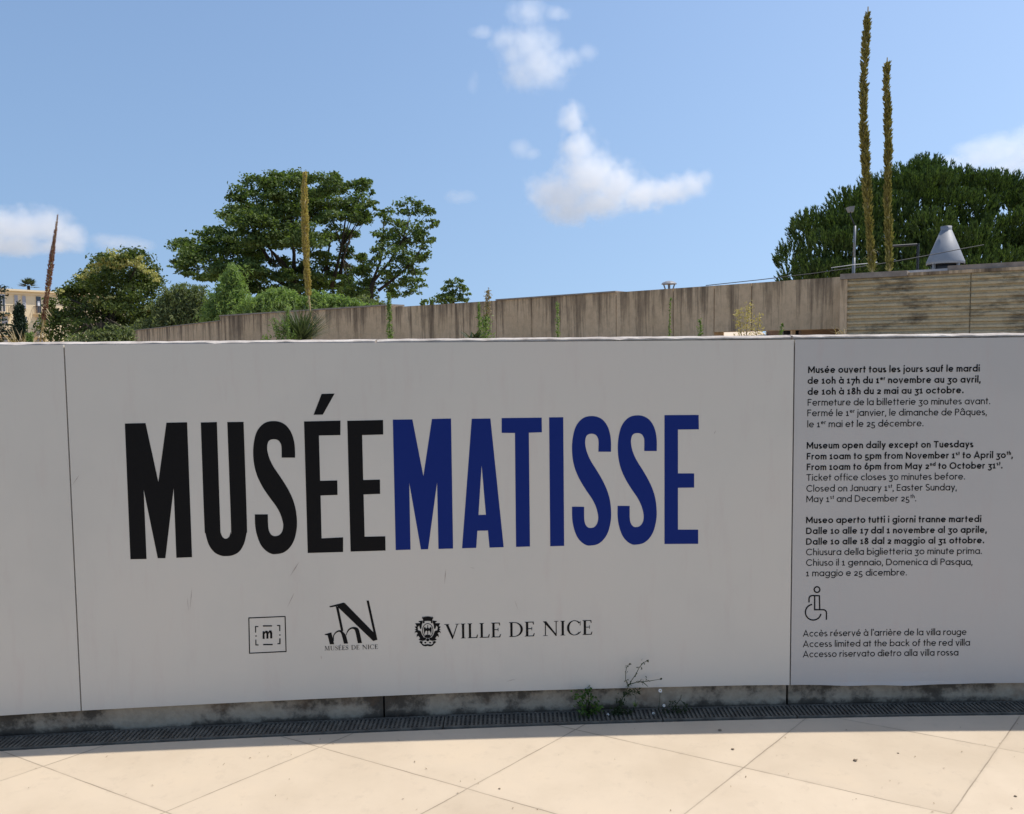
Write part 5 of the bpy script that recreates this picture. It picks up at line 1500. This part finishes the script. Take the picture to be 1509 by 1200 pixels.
# ------------------------------------------------------------------ clouds: far volumes of lit vapour
def cloud(label, D, blobs, dens, seed, nscale=1.0, thin=0.5):
    """blobs: (px, py, rx, ry) of the puffs; D metres away"""
    s = D / 1200.0
    C = [(at(x, y, D), rx * s, ry * s) for x, y, rx, ry in blobs]
    mb = MB()
    for c, rx, rz in C:                                    # hull of puffs around the vapour
        vs_, fs = [], []
        nu, nv = 14, 9
        k_ = 1.12
        for i in range(nv + 1):
            th = math.pi * i / nv
            for j in range(nu):
                a = 2 * math.pi * j / nu
                vs_.append((c.x + k_ * rx * math.sin(th) * math.cos(a), c.y + k_ * (rx + rz) * .5 * math.sin(th) * math.sin(a), c.z + k_ * rz * math.cos(th)))
        for i in range(nv):
            for j in range(nu): fs.append((i * nu + j, (i + 1) * nu + j, (i + 1) * nu + (j + 1) % nu, i * nu + (j + 1) % nu))
        mb.add(vs_, fs)
    m = bpy.data.materials.new('cloud_vapour'); m.use_nodes = True
    nt = m.node_tree
    for n in list(nt.nodes): nt.nodes.remove(n)
    out = nd(nt, 'ShaderNodeOutputMaterial'); vol = nd(nt, 'ShaderNodeVolumePrincipled')
    L(nt, vol.outputs[0], out.inputs['Volume'])
    vol.inputs['Color'].default_value = (1, 1, 1, 1); vol.inputs['Anisotropy'].default_value = 0.35
    g = nd(nt, 'ShaderNodeNewGeometry')
    f = None
    for c, rx, rz in C:
        mp = nd(nt, 'ShaderNodeVectorMath', operation='SUBTRACT'); L(nt, g.outputs['Position'], mp.inputs[0]); mp.inputs[1].default_value = c
        dv = nd(nt, 'ShaderNodeVectorMath', operation='DIVIDE'); L(nt, mp.outputs[0], dv.inputs[0]); dv.inputs[1].default_value = (rx, (rx + rz) * .5, rz)
        ln = nd(nt, 'ShaderNodeVectorMath', operation='LENGTH'); L(nt, dv.outputs[0], ln.inputs[0])
        q = math_(nt, 'SUBTRACT', 1.0, ln.outputs['Value'])
        f = q if f is None else math_(nt, 'MAXIMUM', f, q)
    of = nd(nt, 'ShaderNodeVectorMath', operation='ADD'); L(nt, g.outputs['Position'], of.inputs[0]); of.inputs[1].default_value = (seed * 311.0, 0, 0)
    n1 = noise(nt, of.outputs[0], nscale / (30 * s), 8, 0.68)
    n2 = math_(nt, 'MULTIPLY', math_(nt, 'SUBTRACT', n1, 0.5), 2.6)
    f = math_(nt, 'ADD', math_(nt, 'SUBTRACT', f, 0.28 * thin), math_(nt, 'MULTIPLY', n2, thin))
    f = nd(nt, 'ShaderNodeClamp').outputs[0] if False else math_(nt, 'MINIMUM', math_(nt, 'MAXIMUM', f, 0.0), 0.6)
    L(nt, math_(nt, 'MULTIPLY', f, dens / (30 * s)), vol.inputs['Density'])
    c0 = C[0][0]
    me = mb.build('cloud_hull', m, None, True, base=tuple(c0))
    me.name = 'cloud'
    md = me.modifiers.new('merge', 'REMESH'); md.mode = 'VOXEL'; md.voxel_size = 4.0 * s
    m.cycles.volume_step_rate = 1.0
    tag(me, label, 'cloud', 'clouds in the summer sky')
    return me
cloud('largest bright white cloud, a wedge trailing to a thin right tip', 1500.0,
  [(830,288,62,48),(868,262,66,58),(905,276,64,48),(802,284,36,36),(945,286,62,34),(985,282,56,28),(1018,273,38,24),(1036,264,18,18),(852,222,36,48),(842,176,26,36),(840,312,56,28),(880,300,60,32)], 1.7, 1, 1.5, 0.70)
cloud('ragged wispy cloud at the top, above the large wedge cloud', 1700.0,
  [(780,70,52,46),(800,100,56,40),(770,108,42,36),(790,86,44,32),(830,88,40,20),(865,78,20,16),(745,58,34,22),(712,48,28,12),(780,20,40,24),(820,20,30,14),(755,80,26,24),(800,60,36,20)], 1.0, 2, 1.4, 0.66)
cloud('soft white cloud at the left edge behind the rusty spike', 1900.0,
  [(20,335,60,38),(70,335,56,36),(-30,340,60,44),(105,350,34,28),(20,362,70,22),(85,362,50,16)], 1.8, 3, 1.4, 0.6)
cloud('faint low cloud streak above the blossoming tree', 1900.0, [(175,358,46,16),(205,362,30,12),(150,352,24,12)], 0.8, 4, 1, .45)
cloud('pale cloud above the umbrella pine at the right edge', 1800.0, [(1470,222,62,32),(1520,230,70,44),(1430,220,34,16),(1490,245,60,22),(1400,238,30,14),(1440,236,50,26),(1540,200,60,30)], 0.8, 5, 1.3, .5)
cloud('small faint cloud puff left of the wedge cloud', 1600.0, [(768,220,24,18),(782,226,18,12)], 0.8, 6)
cloud('tiny faint cloud puff right of the largest crown', 1600.0, [(678,291,30,13),(668,288,16,11)], 0.6, 7)
cloud('tiny faint cloud shred below the ragged top cloud', 1600.0, [(697,124,12,20),(700,112,8,12)], 0.3, 8)
